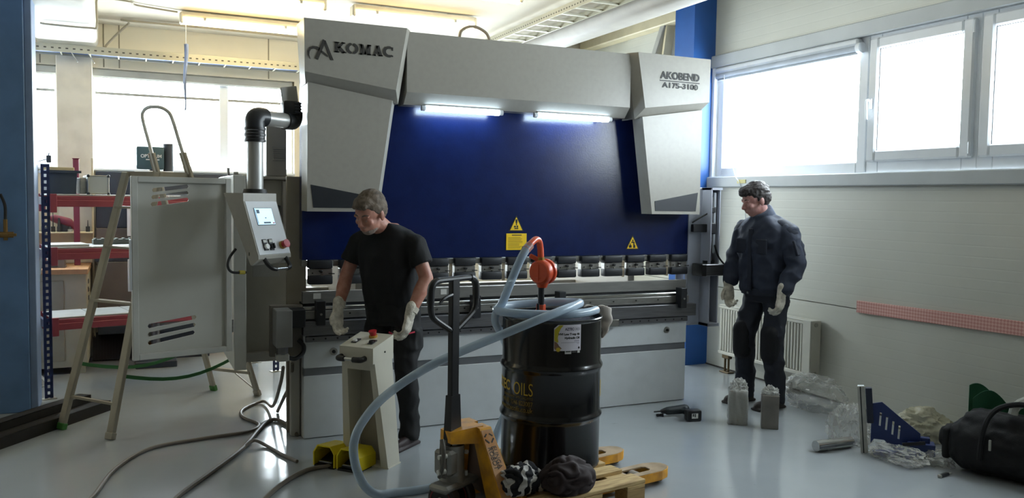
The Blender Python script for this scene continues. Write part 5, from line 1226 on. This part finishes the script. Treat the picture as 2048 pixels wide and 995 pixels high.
part(t, 'shell', MB().box(-.075, .075, -.10, .10, .004, .152, .004), mat('case_alu', 'b5bbbd', 0.35, .4, noise_amt=.03))
for x in (-.075, .075):
    part(t, 'edge_trim', MB().box(x-.006, x+.006, -.106, -.094, .004, .154, .003), M_galv)
    for z in (.006, .150): part(t, 'corner', MB().sphere((x, -.10, z), .013, None, 10, 8), mat('corner_dark', '3c4246', 0.4, .4))
for z in (.004, .148): part(t, 'edge_trim', MB().box(-.075, .075, -.106, -.094, z, z+.008, .002), M_galv)
part(t, 'side_wall', MB().box(-.125, -.083, -.05, .10, .004, .135, .004), M_galv)
# mid shelf: white board, grey ladder-like grating
t = rbox('white_board', 'thin white board lying on the middle shelf', 'board', .18, .24, 1.19, 0, 0, 0, None); part(t, 'board', MB().box(-.14, .14, -.17, .15, 0, .016, .002), mat('board_white', 'c2c5c2', .5))
t = rbox('steel_grating', 'long grey slotted steel bar lying on the middle shelf', 'steel bar', .72, .34, 1.19, 0, 0, 0, None)
gb = part(t, 'channel', MB().box(-.32, .45, -.03, .03, 0, .04, .003), mat('grating_grey', '7e847f', 0.5, .3))
for k in range(14): part(t, 'tooth', MB().box(-.31+.055*k, -.29+.055*k, -.032, .028, .04, .05), mat('grating_grey', '7e847f', 0.5, .3))
# white bench rail with small tools, behind the rack
M_cab2 = mat('bench_cream', 'c2b89c', 0.6, noise_amt=.04); M_tan = mat('bench_top_tan', 'b98d62', 0.55, noise_amt=.08, stretch=(6, 1, 1), noise_scale=5)
t = thing('workbench', 'cream workbench cabinet with a tan top under the back window', 'workbench', (-.65, 8.6, 0))
part(t, 'bench_top', MB().box(-1.3, -.355, 8.25, 9.05, .90, .945, .004), M_tan)
part(t, 'cabinet_body', MB().box(-1.28, -.37, 8.33, 9.03, .06, .90, .004), M_cab2)
part(t, 'cabinet_door', MB().box(-1.0, -.55, 8.315, 8.332, .12, .84, .004), mat('bench_door', 'a89f88', 0.6)); part(t, 'cabinet_foot', MB().box(-.50, -.39, 8.34, 8.42, 0, .12), M_cab2)
for k in range(5): part(t, 'drawer_pull', MB().box(-.372, -.355, 8.40, 8.48, .50+.075*k, .54+.075*k, .004), mat('pull_dark', '4f4a44', .6))
part(t, 'drawer_side', MB().box(-.372, -.362, 8.36, 8.95, .20, .88, .003), M_cab2)
part(t, 'back_rail', MB().box(-1.3, -.33, 8.98, 9.06, .945, 1.25, .005), mat('bench_rail', 'd2c7a6', .6))
part(t, 'tool_ledge', MB().box(-1.3, -.33, 8.78, 9.06, 1.235, 1.25, .004), mat('bench_rail', 'd2c7a6', .6))
part(t, 'end_post', MB().box(-.345, -.325, 8.96, 9.04, .0, 1.95, .004), M_cab2)
t = thing('red_post', 'dark red upright post between the bench and the dark machine', 'post', (-.46, 8.72, .945)); part(t, 'post', MB().box(-.485, -.435, 8.70, 8.74, .945, 1.93, .004), mat('post_red', '7c3346', .5)); part(t, 'post_cap', MB().box(-.49, -.43, 8.695, 8.745, 1.93, 1.936), mat('post_red', '7c3346', .5))
for k, (x, c, h_) in enumerate(((-.75, '6d6a66', .06), (-.70, '8e8a84', .05), (-.64, '5a5652', .07), (-.575, '77736d', .045))):
    t = thing('metal_box', ['grey machine part on the bench nearest the blue upright', 'pale steel block on the bench, second from the upright', 'dark steel block standing on the bench under the red rail', 'flat grey steel block on the bench nearest the drawer edge'][k], 'steel block', (x, 8.5, .945)); part(t, 'block', MB().box(x-.028, x+.028, 8.44, 8.60, .945, .945+h_+.03, .004), mat('blk_'+c, c, .45, .3)); part(t, 'block_base', MB().box(x-.034, x+.034, 8.43, 8.62, .945, .955), mat('blk_'+c, c, .45, .3))
# small tools on the ledge
labels = ['tall thin drill bit standing leftmost on the bench ledge', 'squat drill chuck standing on the bench ledge', 'tall pointed reamer standing on the bench ledge, third from the left', 'short collet standing left of the red grinder', 'steel arbor standing in front of the red grinder', 'small bit stand on the ledge right of the red grinder', 'thin drill bit standing rightmost on the bench ledge']
for k, (x, h_, r_) in enumerate(((-.80, .19, .006), (-.745, .10, .020), (-.665, .20, .007), (-.71, .06, .022), (-.615, .13, .018), (-.525, .05, .022), (-.375, .11, .006))):
    t = thing('standing_tool', labels[k], 'tool', (x, 8.86, 1.25), group='small tools on the bench ledge')
    part(t, 'tool_base', MB().cyl((x, 8.86, 1.25), (x, 8.86, 1.25+min(.05, h_*.5)), max(r_, .018), n=10), M_galv if k % 2 else M_gasket); part(t, 'tool_shank', MB().cyl((x, 8.86, 1.25+min(.05, h_*.5)), (x, 8.86, 1.25+h_), r_*.8, r_*.4, n=8), M_gasket)
t = thing('angle_grinder', 'dark red power tool lying on the bench ledge', 'power tool', (-.60, 8.86, 1.25))
part(t, 'tool_body', bake(Body().cap((-.66, 8.90, 1.375), (-.54, 8.90, 1.335), .038, .045).cap((-.54, 8.9, 1.335), (-.505, 8.9, 1.30), .04, .035).mb, [('REMESH', {'mode': 'VOXEL', 'voxel_size': .008}), ('SMOOTH', {'iterations': 4})], 'tool_body', mat('grinder_red', '7d3040', .5))); part(t, 'tool_foot', MB().box(-.63, -.53, 8.87, 8.93, 1.25, 1.33, .006), M_gasket); part(t, 'tool_nose', MB().cyl((-.70, 8.9, 1.385), (-.655, 8.9, 1.375), .014, .022, n=10), M_gasket)
# dark machine tool beside the bench (lathe-like) and its chip mat
M_mach = mat('machine_slate', '3b424c', 0.5, noise_amt=.08, noise_scale=3); M_mach2 = mat('machine_brown', '6b625a', 0.6, noise_amt=.06)
t = thing('machine_tool', 'dark slate machine tool behind the rack and the ladder', 'machine tool', (.1, 8.8, 0))
part(t, 'splash_panel', MB().box(-.31, 1.05, 9.0, 9.06, 1.28, 1.83, .006), M_mach); part(t, 'lower_panel', MB().box(-.31, .8, 8.95, 9.04, .92, 1.28, .006), M_mach2)
part(t, 'ledge', MB().box(-.32, .8, 8.86, 9.04, .96, 1.06, .006), M_mach); part(t, 'cabinet', MB().box(-.30, .8, 8.85, 9.1, .34, .96, .006), M_mach2)
part(t, 'chip_tray', MB().box(-.30, .8, 8.78, 9.1, .27, .35, .006), M_mach); part(t, 'tool_stand', MB().box(-.0, .8, 8.86, 8.98, .86, 1.62, .006), M_mach); part(t, 'white_guard', MB().box(-.035, -.005, 8.55, 8.62, 1.22, 1.50, .004).box(-.035, -.005, 8.55, 8.62, .70, 1.0, .004), M_pvc)
part(t, 'machine_foot', MB().box(.2, .7, 8.8, 9.05, 0, .28), M_mach)
t = thing('ribbed_mat', 'black ribbed rubber mat leaning against the machine tool foot', 'mat', (-.18, 9.0, 0))
mt = MB().beam((-.17, 8.86, .012), (-.17, 8.99, .262), .36, .014, (0, -1, .5)); part(t, 'sheet', mt, M_kk)
for k in range(14): part(t, 'rib', MB().beam((-.335+.0255*k, 8.849, .012), (-.335+.0255*k, 8.977, .258), .010, .010, (0, -1, .5)), mat('rubber_rib', '1e1f22', .6))
t = thing('drill_press_head', 'dark drill press head with white lettering seen through the ladder hoop', 'drill press', (.2, 8.5, 0))
M_opt = mat('drill_green', '3f5a63', 0.45, noise_amt=.05)
hd_ = part(t, 'head_cover', MB().box(.05, .285, 8.44, 8.62, 1.845, 2.055, .012, seg=2), M_opt); part(t, 'motor', MB().cyl((.325, 8.52, 1.83), (.325, 8.52, 2.09), .045, n=16), M_mach)
part(hd_, 'lettering', text_mb('OPTIMUM', .044, axes((.085, 8.438, 1.965), (1, 0, 0), (0, 0, 1)), .001, .0008, sx=.92), mat('white_print', 'd8dee0', .5, noise_amt=0)); part(hd_, 'print_line', MB().box(.13, .245, 8.4385, 8.4395, 1.930, 1.938), MATS['white_print'])
part(t, 'column', MB().cyl((.2, 8.55, .06), (.2, 8.55, 1.85), .04, n=16), M_steeld); part(t, 'table', MB().box(.03, .37, 8.44, 8.70, 1.80, 1.83, .004), M_pvc); part(t, 'base', MB().box(.02, .38, 8.35, 8.75, 0, .06, .006), M_mach)
t = thing('desk_lamp_arm', 'small jointed clamp arm standing on the rack top at the far left', 'clamp arm', rkp(-.02, .30, 1.606)); q0 = rkp(.0, .42, 1.60); part(t, 'arm', MB().tube([q0, q0+V((0, 0, .26)), q0+V((.09, 0, .29)), q0+V((.10, 0, .34))], .007, 6), M_galv); part(t, 'clamp', MB().box(q0.x+.08, q0.x+.115, q0.y-.015, q0.y+.015, 1.86, 1.92, .004), M_gasket)

# ------------------------------------------------------------------ platform ladder
M_lad = mat('ladder_aluminium', 'a09a8c', 0.45, 0.35, noise_amt=.06); M_green = mat('foot_green', '3e7a35', .6)
ld = thing('step_ladder', 'aluminium platform stepladder with a hoop rail behind the open door', 'ladder', (.23, 6.63, 0))
cdir = V((.634, -.773, 0))
F = [V((-.453, 6.382, 0)), V((-.143, 6.004, 0))]; Rr_ = [V((.61, 7.223, 0)), V((.921, 6.916, 0))]
tf, tr_ = V((.075, 6.50, 1.77)), V((.285, 6.675, 1.77))
TF = [tf-cdir*.165, tf+cdir*.165]; TR_ = [tr_-cdir*.165, tr_+cdir*.165]
for i in range(2):
    a = part(ld, 'front_leg', MB().beam(F[i], TF[i], .030, .062, tuple(cdir), .004), M_lad); part(a, 'green_foot' if i == 0 else 'grey_foot', MB().beam(F[i]-V((0, 0, 0)), F[i]+(TF[i]-F[i])*.025, .038, .070, tuple(cdir), .004), M_green if i == 0 else M_lad)
    dn_ = (Rr_[i]-TR_[i]).normalized()
    b_ = part(ld, 'rear_leg', MB().beam(Rr_[i], TR_[i], .026, .050, tuple(cdir), .004), M_lad); part(b_, 'green_foot' if i == 0 else 'grey_foot', MB().beam(Rr_[i], Rr_[i]-dn_*.05, .034, .058, tuple(cdir), .004), M_green if i == 0 else M_lad)
def on(A, B, z): return A+(B-A)*(z/1.77)
for z in (.22, .87, 1.24, 1.52):
    p, q = on(F[0], TF[0], z), on(F[1], TF[1], z)
    part(ld, 'step', MB().beam(p, q, .022 if z < .3 else .05, .016), M_lad)
for z in (.20, 1.0): part(ld, 'rear_crossbar', MB().beam(on(Rr_[0], TR_[0], z), on(Rr_[1], TR_[1], z), .045, .022, (0, 0, 1)), M_lad)
part(ld, 'rear_strut', MB().beam(on(Rr_[0], TR_[0], .18)+(Rr_[1]-Rr_[0])*.6, on(Rr_[1], TR_[1], .04), .008, .008), M_lad)
part(ld, 'platform', MB().loft([p+V((0, 0, -.03)) for p in (TF[0], TF[1], TR_[1], TR_[0])], [p+V((0, 0, .005)) for p in (TF[0], TF[1], TR_[1], TR_[0])]), M_lad)
up_ = [(TR_[i]-Rr_[i]).normalized() for i in range(2)]
hl_ = [TR_[0], TR_[0]+up_[0]*.22, TR_[0]+up_[0]*.42, TR_[0]+up_[0]*.475+(TR_[1]-TR_[0])*.10, TR_[0]+up_[0]*.50+(TR_[1]-TR_[0])*.3, TR_[1]+up_[1]*.50-(TR_[1]-TR_[0])*.3, TR_[1]+up_[1]*.475-(TR_[1]-TR_[0])*.10, TR_[1]+up_[1]*.42, TR_[1]+up_[1]*.22, TR_[1]]
part(ld, 'hoop_rail', MB().tube(spline(hl_, 5), .013, 8), mat('rail_glare_pale', 'd9d9d4', 0.4, .1))  # hoop coloured paler than the legs to suggest window glare washing over it
for i in range(2): part(ld, 'hoop_bracket', MB().beam(TR_[i]-up_[i]*.05, TR_[i]+up_[i]*.16, .02, .055, tuple(cdir)), M_lad)
for i, z in ((0, .44), (1, .40)):
    p, q = on(F[i], TF[i], z), on(Rr_[i], TR_[i], z-.02); pts = [p+(q-p)*k/10-V((0, 0, .10*math.sin(math.pi*k/10))) for k in range(11)]
    mb = MB()
    for u, v in zip(pts, pts[1:]): mb.beam(u, v, .003, .025)
    part(ld, 'strap', mb, mat('strap_green', '2f6b3a', .7), 'green spreader strap')

# dark steel profiles and planks on the floor at the left
M_bar = mat('dark_profile', '26231f', 0.55, 0.2, noise_amt=.12, noise_scale=14)
bd_ = V((.601, .799, 0)); BP = V((-.765, 6.004, 0)); bs_ = V((-bd_.y, bd_.x, 0))
def bar(off, a, b, w_, h_, z, label, name, m, cat):
    p = BP+bs_*off; t = thing(name, label, cat, p+V((0, 0, z)))
    part(t, 'web', MB().beam(p+bd_*a+V((0, 0, z+.006)), p+bd_*b+V((0, 0, z+.006)), w_, .012), m); part(t, 'flange', MB().beam(p+bd_*a+bs_*(w_/2-.006)+V((0, 0, z+h_/2)), p+bd_*b+bs_*(w_/2-.006)+V((0, 0, z+h_/2)), .012, h_), m)
    part(t, 'flange', MB().beam(p+bd_*a-bs_*(w_/2-.006)+V((0, 0, z+h_/2)), p+bd_*b-bs_*(w_/2-.006)+V((0, 0, z+h_/2)), .012, h_), m); part(t, 'top', MB().beam(p+bd_*a+V((0, 0, z+h_-.006)), p+bd_*b+V((0, 0, z+h_-.006)), w_, .012), m)
bar(.058, -1.2, 1.02, .11, .075, 0, 'dark steel profile on the floor in front, nearest the ladder foot', 'steel_profile', M_bar, 'steel profile')
bar(.172, -1.2, .96, .10, .125, 0, 'taller dark steel profile lying behind the front one', 'steel_profile', M_bar, 'steel profile')
M_plk = mat('old_plank', '9a7445', 0.75, noise_amt=.15, noise_scale=9, stretch=(3, 1, 3), dark='6b4c28')
for k, (off, L0, L1, z, lb_) in enumerate(((.292, -1.2, .52, 0, 'brown wooden plank on the floor at the foot of the blue column'), (.300, -1.2, .16, .045, 'shorter wooden plank lying on top of the brown plank'), (.425, -1.2, .40, 0, 'wooden plank on the floor farthest behind the steel profiles'))):
    p = BP+bs_*off; t = thing('wooden_plank', lb_, 'plank', p+V((0, 0, z))); part(t, 'plank', MB().beam(p+bd_*L0+V((0, 0, z+.02)), p+bd_*L1+V((0, 0, z+.02)), .12, .04, bev=.004), M_plk)
# air fitting on the blue column
t = thing('air_valve', 'small brass air valve with a black hose on the left blue column', 'valve', (-.82, 6.97, 1.36))
M_br = mat('valve_brass', '8a6f45', .4, .6)
part(t, 'valve_body', MB().cyl((-.86, 6.93, 1.31), (-.77, 6.93, 1.31), .022, n=12).cyl((-.82, 6.93, 1.27), (-.82, 6.93, 1.42), .014, n=10), M_br); part(t, 'mount', MB().cyl((-.82, 6.98, 1.31), (-.82, 6.93, 1.31), .016, n=10), M_galv)
part(t, 'hose_stub', MB().tube(spline([(-.82, 6.93, 1.42), (-.822, 6.94, 1.52), (-.85, 6.95, 1.60)], 5), .010, 8), M_black); part(t, 'valve_lever', MB().box(-.80, -.75, 6.905, 6.915, 1.30, 1.32, .002), M_br)
# ------------------------------------------------------------------ right side: radiator, wall strip, clutter
M_rad = mat('radiator_white', 'cfcdc2', 0.42, noise_amt=.02)
rd = thing('radiator', 'white panel radiator on the wall behind the man in the jacket', 'radiator', (5.17, 5.8, .17))
x0, y0, y1, z0, z1 = 5.13, 5.20, 6.40, .175, .648
part(rd, 'back_panel', MB().box(x0+.012, x0+.024, y0+.02, y1-.01, z0, z1-.01), M_rad)
n = 30
for k in range(n):
    ya = y0+.10+(y1-y0-.12)*k/n; part(rd, 'flute', MB().box(x0, x0+.012, ya+.006, ya+.030, z0+.03, z1-.04, .005), M_rad)
part(rd, 'top_grille', MB().box(x0-.004, x0+.105, y0, y1, z1-.015, z1, .006), M_rad); part(rd, 'bottom_rail', MB().box(x0, x0+.024, y0+.02, y1, z0-.005, z0+.028, .006), M_rad); part(rd, 'top_rail', MB().box(x0, x0+.024, y0+.02, y1, z1-.04, z1-.012, .006), M_rad)
part(rd, 'side_cover', MB().box(x0-.002, x0+.105, y0-.004, y0+.012, z0-.005, z1, .004), M_rad); part(rd, 'end_cover', MB().box(x0-.006, x0+.008, y0, y0+.095, z0-.005, z1, .004), M_rad)
for z in (z0+.03, z1-.035): part(rd, 'pipe_plug', MB().cyl((x0+.045, y0-.012, z), (x0+.045, y0, z), .018, n=14), M_galv)
for y in (6.27, 6.32): part(rd, 'valve_pipe', MB().cyl((x0+.03, y, .0), (x0+.03, y, .18), .011, n=10), mat('pipe_brass', '6e5d44', .4, .5)); 
part(rd, 'valve_block', MB().box(x0+.005, x0+.055, 6.245, 6.345, .135, .175, .006), mat('pipe_brass', '6e5d44', .4, .5)); part(rd, 'floor_rosette', MB().box(x0-.01, x0+.07, 6.23, 6.36, 0, .012, .004), mat('pipe_brass', '6e5d44', .4, .5))
for y in (5.45, 6.1): part(rd, 'wall_bracket', MB().box(x0+.10, XR+.0, y-.015, y+.015, .5, .62), M_galv)
def hatch():
    m = mat('pink_foam', 'd8a8a0', 0.7, noise_amt=0); nt = m.node_tree; b = nt.nodes['Principled BSDF']
    tc = nt.nodes.new('ShaderNodeTexCoord'); mp = nt.nodes.new('ShaderNodeMapping'); mp.inputs['Rotation'].default_value = (R(45), 0, 0); mp.inputs['Scale'].default_value = (1, 60, 60)
    ck = nt.nodes.new('ShaderNodeTexChecker'); ck.inputs['Scale'].default_value = 1.0; ck.inputs['Color1'].default_value = srgb('deb2a8'); ck.inputs['Color2'].default_value = srgb('c98d86')
    nt.links.new(tc.outputs['Object'], mp.inputs['Vector']); nt.links.new(mp.outputs['Vector'], ck.inputs['Vector']); nt.links.new(ck.outputs['Color'], b.inputs['Base Color']); return m
whole('pink_wall_strip', MB().beam((5.237, 4.83, .813), (5.237, 2.2, .853), .022, .095, (0, 0, 1), .003), hatch(), 'long pink patterned foam strip fixed along the right wall', 'wall strip', (5.238, 4.8, .813))

# plastic-wrapped steel blocks
M_wrap = mat_clear('clear_wrap', 'cfcfca', 0.60, 0.14, bump=0.5, bump_scale=40)
M_film = mat_clear('plastic_film', 'd6d6d0', 0.80, 0.10, bump=0.5, bump_scale=24)
M_blk = mat('bare_steel_block', '86817a', 0.35, .6, noise_amt=.12, noise_scale=8)
def crumple_bag(name, label, cat, c, dims, seed, m, amp=.30, fr=2.2, parent=None):
    mb = MB(); bm = bmesh.new(); bmesh.ops.create_icosphere(bm, subdivisions=5, radius=1)
    for v in bm.verts:
        q = v.co*fr+V((seed, seed*.3, 0)); n1 = abs(noise.noise(q)); n2 = abs(noise.noise(q*2.4+V((3, 1, 7)))); n3 = noise.noise(q*.6)
        rr = 1+amp*(.5-n1*1.5)+amp*.6*(.3-n2*1.2)+.25*n3
        v.co = V((v.co.x*rr*dims[0], v.co.y*rr*dims[1], max(-dims[2]*.62, v.co.z*rr*dims[2])))
    mb.addbm(bm, Matrix.Translation(V(c)+V((0, 0, dims[2]*.62))))
    if parent: return part(parent, name, mb, m, None, 50)
    return whole(name, mb, m, label, cat, c, ang=50)
for (cx, cy, rot, lb_, w2, d2, hh, film) in ((4.05, 4.80, -38, 'left steel block wrapped in clear plastic on the floor before the man', .062, .062, .25, .5), (4.185, 4.615, -38, 'right bare steel block with bunched plastic on top on the floor', .060, .050, .245, 0)):
    t = thing('wrapped_block', lb_, 'steel block', (cx, cy, 0), R(rot))
    part(t, 'block', MB().box(-w2, w2, -d2, d2, 0, hh, .004), M_blk)
    bm_ = MB()
    if film:
        f = MB().box(-w2-.006, w2+.004, -d2-.006, d2+.006, .0, hh+.006, .012, seg=2); fm_ = bake(f, [('SUBSURF', {'levels': 3, 'subdivision_type': 'SIMPLE'})], 'plastic_wrap', M_wrap); wrinkle(fm_, .014, 22, (1, 1, .5), 2.0, True)
        part(t, 'plastic_wrap', fm_)
    mb = MB(); bm = bmesh.new(); bmesh.ops.create_icosphere(bm, subdivisions=4, radius=1)
    for v in bm.verts:
        q = v.co*2.6+V((cx*7, 0, 0)); rr = 1+.5*(.35-abs(noise.noise(q))*1.6)+.2*noise.noise(q*2.7); v.co = V((v.co.x*rr*w2*1.0, v.co.y*rr*d2*.9, max(0, v.co.z)*rr*(.075 if film else .055)))
    mb.addbm(bm, Matrix.Translation((0, 0, hh+.002))); part(t, 'bunched_plastic', mb, M_wrap)
# cordless screwdriver and loose screws
t = thing('cordless_drill', 'dark green cordless drill lying on the floor right of the machine', 'drill', (3.72, 5.12, 0), R(-12))
M_dr = mat('drill_body', '20282c', 0.45, noise_amt=.06)
B = Body(); B.cap((-.05, .02, .042), (.09, .02, .05), .030, .036); B.cap((.07, .0, .045), (.09, -.09, .040), .027, .024)
part(t, 'motor_housing', B.build('motor_housing', M_dr, .005, 4)); part(t, 'chuck', MB().cyl((-.105, .02, .040), (-.07, .02, .042), .012, .024, n=14), M_black); part(t, 'bit', MB().cyl((-.16, .02, .038), (-.10, .02, .040), .0055, n=8), M_kk)
bt = part(t, 'battery', MB().box(.03, .145, -.165, -.09, .0, .085, .014, seg=2), M_black); part(bt, 'battery_label', MB().box(.062, .112, -.1668, -.1645, .025, .062, .001), mat('label_white', 'cfcfca', .6)); k_ = MB().box(.068, .080, -.1674, -.1668, .04, .06).box(.084, .094, -.1674, -.1668, .035, .06); part(bt, 'label_print', k_, M_letter)
for k, (x, y, a, st_) in enumerate(((3.585, 5.215, 0, 1), (3.60, 5.17, .6, 0), (3.655, 5.19, 2.8, 0), (3.63, 5.155, 2.2, 0))):
    t = thing('loose_screw', ['black screw standing on its head beside the drill tip', 'black screw lying leftmost before the drill tip', 'black screw lying nearest the drill chuck', 'black screw lying foremost before the drill'][k], 'screw', (x, y, 0), a, 'loose screws by the drill')
    if st_: part(t, 'shank', MB().cyl((0, 0, .006), (0, 0, .055), .0045, n=8), M_kk); part(t, 'screw_head', MB().cyl((0, 0, 0), (0, 0, .008), .012, n=10), M_kk)
    else: part(t, 'shank', MB().cyl((0, 0, .009), (.045, 0, .006), .005, n=8), M_kk); part(t, 'screw_head', MB().cyl((-.008, 0, .010), (.0, 0, .010), .010, n=10), M_kk)
whole('small_carton', MB().box(5.11, 5.20, 5.46, 5.56, 0, .075, .004).box(5.115, 5.195, 5.465, 5.555, .075, .078), mat('carton_grey', 'a9a7a0', .7), 'small pale box on the floor under the radiator', 'box', (5.155, 5.51, 0))
# plastic bags
crumple_bag('plastic_bag', 'big crumpled clear plastic bag on the floor below the radiator corner', 'plastic bag', (4.92, 4.93, 0), (.17, .24, .16), 4.0, M_film, .25, 2.0)
crumple_bag('plastic_bag', 'crumpled clear plastic film behind the steel rail of the blue bracket', 'plastic bag', (4.44, 4.12, 0), (.10, .13, .16), 9.0, M_film, .45, 2.4)
crumple_bag('plastic_bag', 'sheet of clear plastic film lying under the blue bracket', 'plastic bag', (4.43, 3.70, 0), (.12, .17, .05), 15.0, M_film, .45, 2.6)
crumple_bag('plastic_bag', 'creamy plastic bag against the wall behind the blue bracket', 'plastic bag', (5.02, 4.02, 0), (.14, .20, .12), 21.0, mat_clear('film_cream', 'c9c4a8', .5, .25, bump=.6), .3, 2.2)
crumple_bag('plastic_bag', 'flat clear film on the floor before the duffel bag', 'plastic bag', (4.60, 3.56, 0), (.08, .10, .05), 33.0, M_film, .45, 2.4)
# round bar end wrapped in film
t = thing('round_bar', 'short bright steel round bar lying left of the blue bracket', 'steel bar', (4.15, 4.02, 0)); part(t, 'bar', MB().cyl((4.06, 4.04, .038), (4.36, 4.03, .038), .036, n=20), M_shine); part(t, 'dark_band', MB().box(4.06, 4.36, 3.995, 4.003, .03, .048), M_strip)
# blue bracket with linear rail
bo = V((4.30, 3.93, 0)); bx_ = V((.275, -.285, 0)).normalized(); bn = V((bx_.y, -bx_.x, 0))*-1
t = thing('rail_bracket', 'blue slotted steel bracket with an upright steel linear rail, on the floor', 'bracket', bo)
M_bl = mat('bracket_blue', '1b3068', 0.42, noise_amt=.08)
Mb = axes(bo, bx_, (0, 0, 1))
outl = [(.085, .075), (.085, .335), (.145, .350), (.255, .262), (.375, .170), (.375, .125), (.36, .10), (.29, .095), (.285, .055), (.235, .045), (.165, .105), (.105, .105)]
holes = [[(a, b), (a+.012, b-.002), (a+.016, b+.085), (a+.004, b+.087)] for a, b in ((.130, .195), (.168, .172), (.206, .146), (.243, .122))]
part(t, 'plate', plate_mb(outl, holes, Mb, .010), M_bl)
part(t, 'rail', MB().box(.03, .075, .005, .44, -.02, .02, .003, Mb @ Matrix.Rotation(R(5), 4, 'Z')), M_galv); part(t, 'rail_groove', MB().box(.045, .052, .005, .438, .019, .0215, 0, Mb @ Matrix.Rotation(R(5), 4, 'Z')), M_kk)
part(t, 'rail_top', MB().box(.034, .071, .44, .443, -.016, .016, 0, Mb @ Matrix.Rotation(R(5), 4, 'Z')), M_pvc); part(t, 'rail_carriage', MB().box(.078, .118, .20, .43, -.025, .025, .004, Mb @ Matrix.Rotation(R(5), 4, 'Z')), mat('carriage_dark', '1c2338', .45))
part(t, 'foot_block', MB().box(.30, .46, .035, .115, -.05, .05, .004, Mb), M_bl); part(t, 'foot_tab', MB().box(.375, .43, .112, .150, -.02, .02, .004, Mb), M_bl); part(t, 'foot_arm', MB().beam(Mb @ V((.27, .10, .05)), Mb @ V((.40, .125, .05)), .012, .02), M_pad); part(t, 'foot_base', MB().box(.10, .42, 0, .035, -.03, .03, .004, Mb), M_bl)
t = thing('pocket_knife', 'small dark folding tool on the floor in front of the duffel bag', 'tool', (4.43, 3.375, 0), R(10)); part(t, 'handle', MB().box(-.055, .035, -.012, .012, 0, .018, .004), M_black); part(t, 'blade', MB().box(.03, .075, -.006, .006, .004, .010, .002), M_galv); part(t, 'collar', MB().box(-.062, -.050, -.013, .013, 0, .02, .004), M_galv)
# duffel bag
M_duf = mat('duffel_black', '0e0f13', 0.75, noise_amt=.12, noise_scale=25, bump=.25, bump_scale=220)
dcn = V((4.80, 3.18, 0)); dd = V((.26, -.72, 0)).normalized(); Mdu = axes(dcn, dd, V((-dd.y, dd.x, 0)), (0, 0, 1))
t = thing('duffel_bag', 'bulky black duffel bag on the floor at the right edge', 'bag', dcn)
B = Body(); B.mb.box(-.36, .55, -.19, .19, .01, .33, .12, Mdu, seg=3); B.mb.box(-.30, .50, -.13, .13, .2, .375, .08, Mdu, seg=3); B.mb.box(-.42, -.30, -.11, .11, .12, .25, .04, Mdu, seg=2)
me = B.build('bag_body', M_duf, .012, 8); wrinkle(me, .012, 12.0, (1, 1, 1), 1.0, True); part(t, 'bag_body', me)
part(t, 'end_pocket', bake(MB().box(-.39, -.33, -.14, .14, .06, .26, .025, Mdu, seg=2), [('SUBSURF', {'levels': 1})], 'end_pocket', M_duf)); part(t, 'zip_tab', MB().box(-.10, -.085, -.222, -.212, .19, .255, .003, Mdu), M_galv)
part(t, 'carry_strap', MB().tube(spline([Mdu @ V(p) for p in ((-.15, -.20, .12), (-.13, -.21, .32), (-.08, -.15, .43), (.05, -.10, .47), (.20, -.15, .43), (.25, -.21, .32), (.27, -.20, .12))], 5), .016, 8), M_duf)
part(t, 'red_mark', MB().box(.20, .30, -.222, -.215, .06, .10, .002, Mdu), mat('mark_red', '7a2030', .6))
# green bag and what is in it
M_gr = mat('bag_green', '1f5a3e', 0.7, noise_amt=.08)
t = thing('green_bag', 'dark green fabric bag standing behind the black duffel bag', 'bag', (4.98, 3.28, 0))
gd = V((.60, -.62, 0)).normalized(); gn = V((gd.y, -gd.x, 0))
def gtop(u): return .40+.075*math.cos((u-.18)*2*math.pi*1.25)
for s_, off in ((1, .0), (-1, .14)):
    mb = MB()
    def gsh(u, v, off=off, s_=s_):
        x = -.24+.48*u; p = V((4.985, 3.33, 0))+gd*x+gn*(-off)+gn*(.018*math.sin(u*9+off*20)*v+.03*v*s_*.6)
        return (p.x, p.y, .004+v*gtop(u if s_ > 0 else u*.9+.1))
    mb.sheet(gsh, 30, 12); part(t, 'bag_wall', bake(mb, [('SOLIDIFY', {'thickness': .006})], 'bag_wall', M_gr))
part(t, 'bag_bottom', MB().beam(V((4.985, 3.33, .008))-gd*.24-gn*.07, V((4.985, 3.33, .008))+gd*.24-gn*.07, .14, .012), M_gr)
whole('white_roll', MB().tube([V((4.80+.085*math.cos(a), 3.12-.05*math.cos(a)*.9, .40+.085*math.sin(a))) for a in [math.pi*k/10 for k in range(11)]], .026, 10), mat('roll_white', 'bdbdb4', .8), 'curved white strip showing on top of the duffel bag before the green bag', 'strip', (4.80, 3.12, .40))
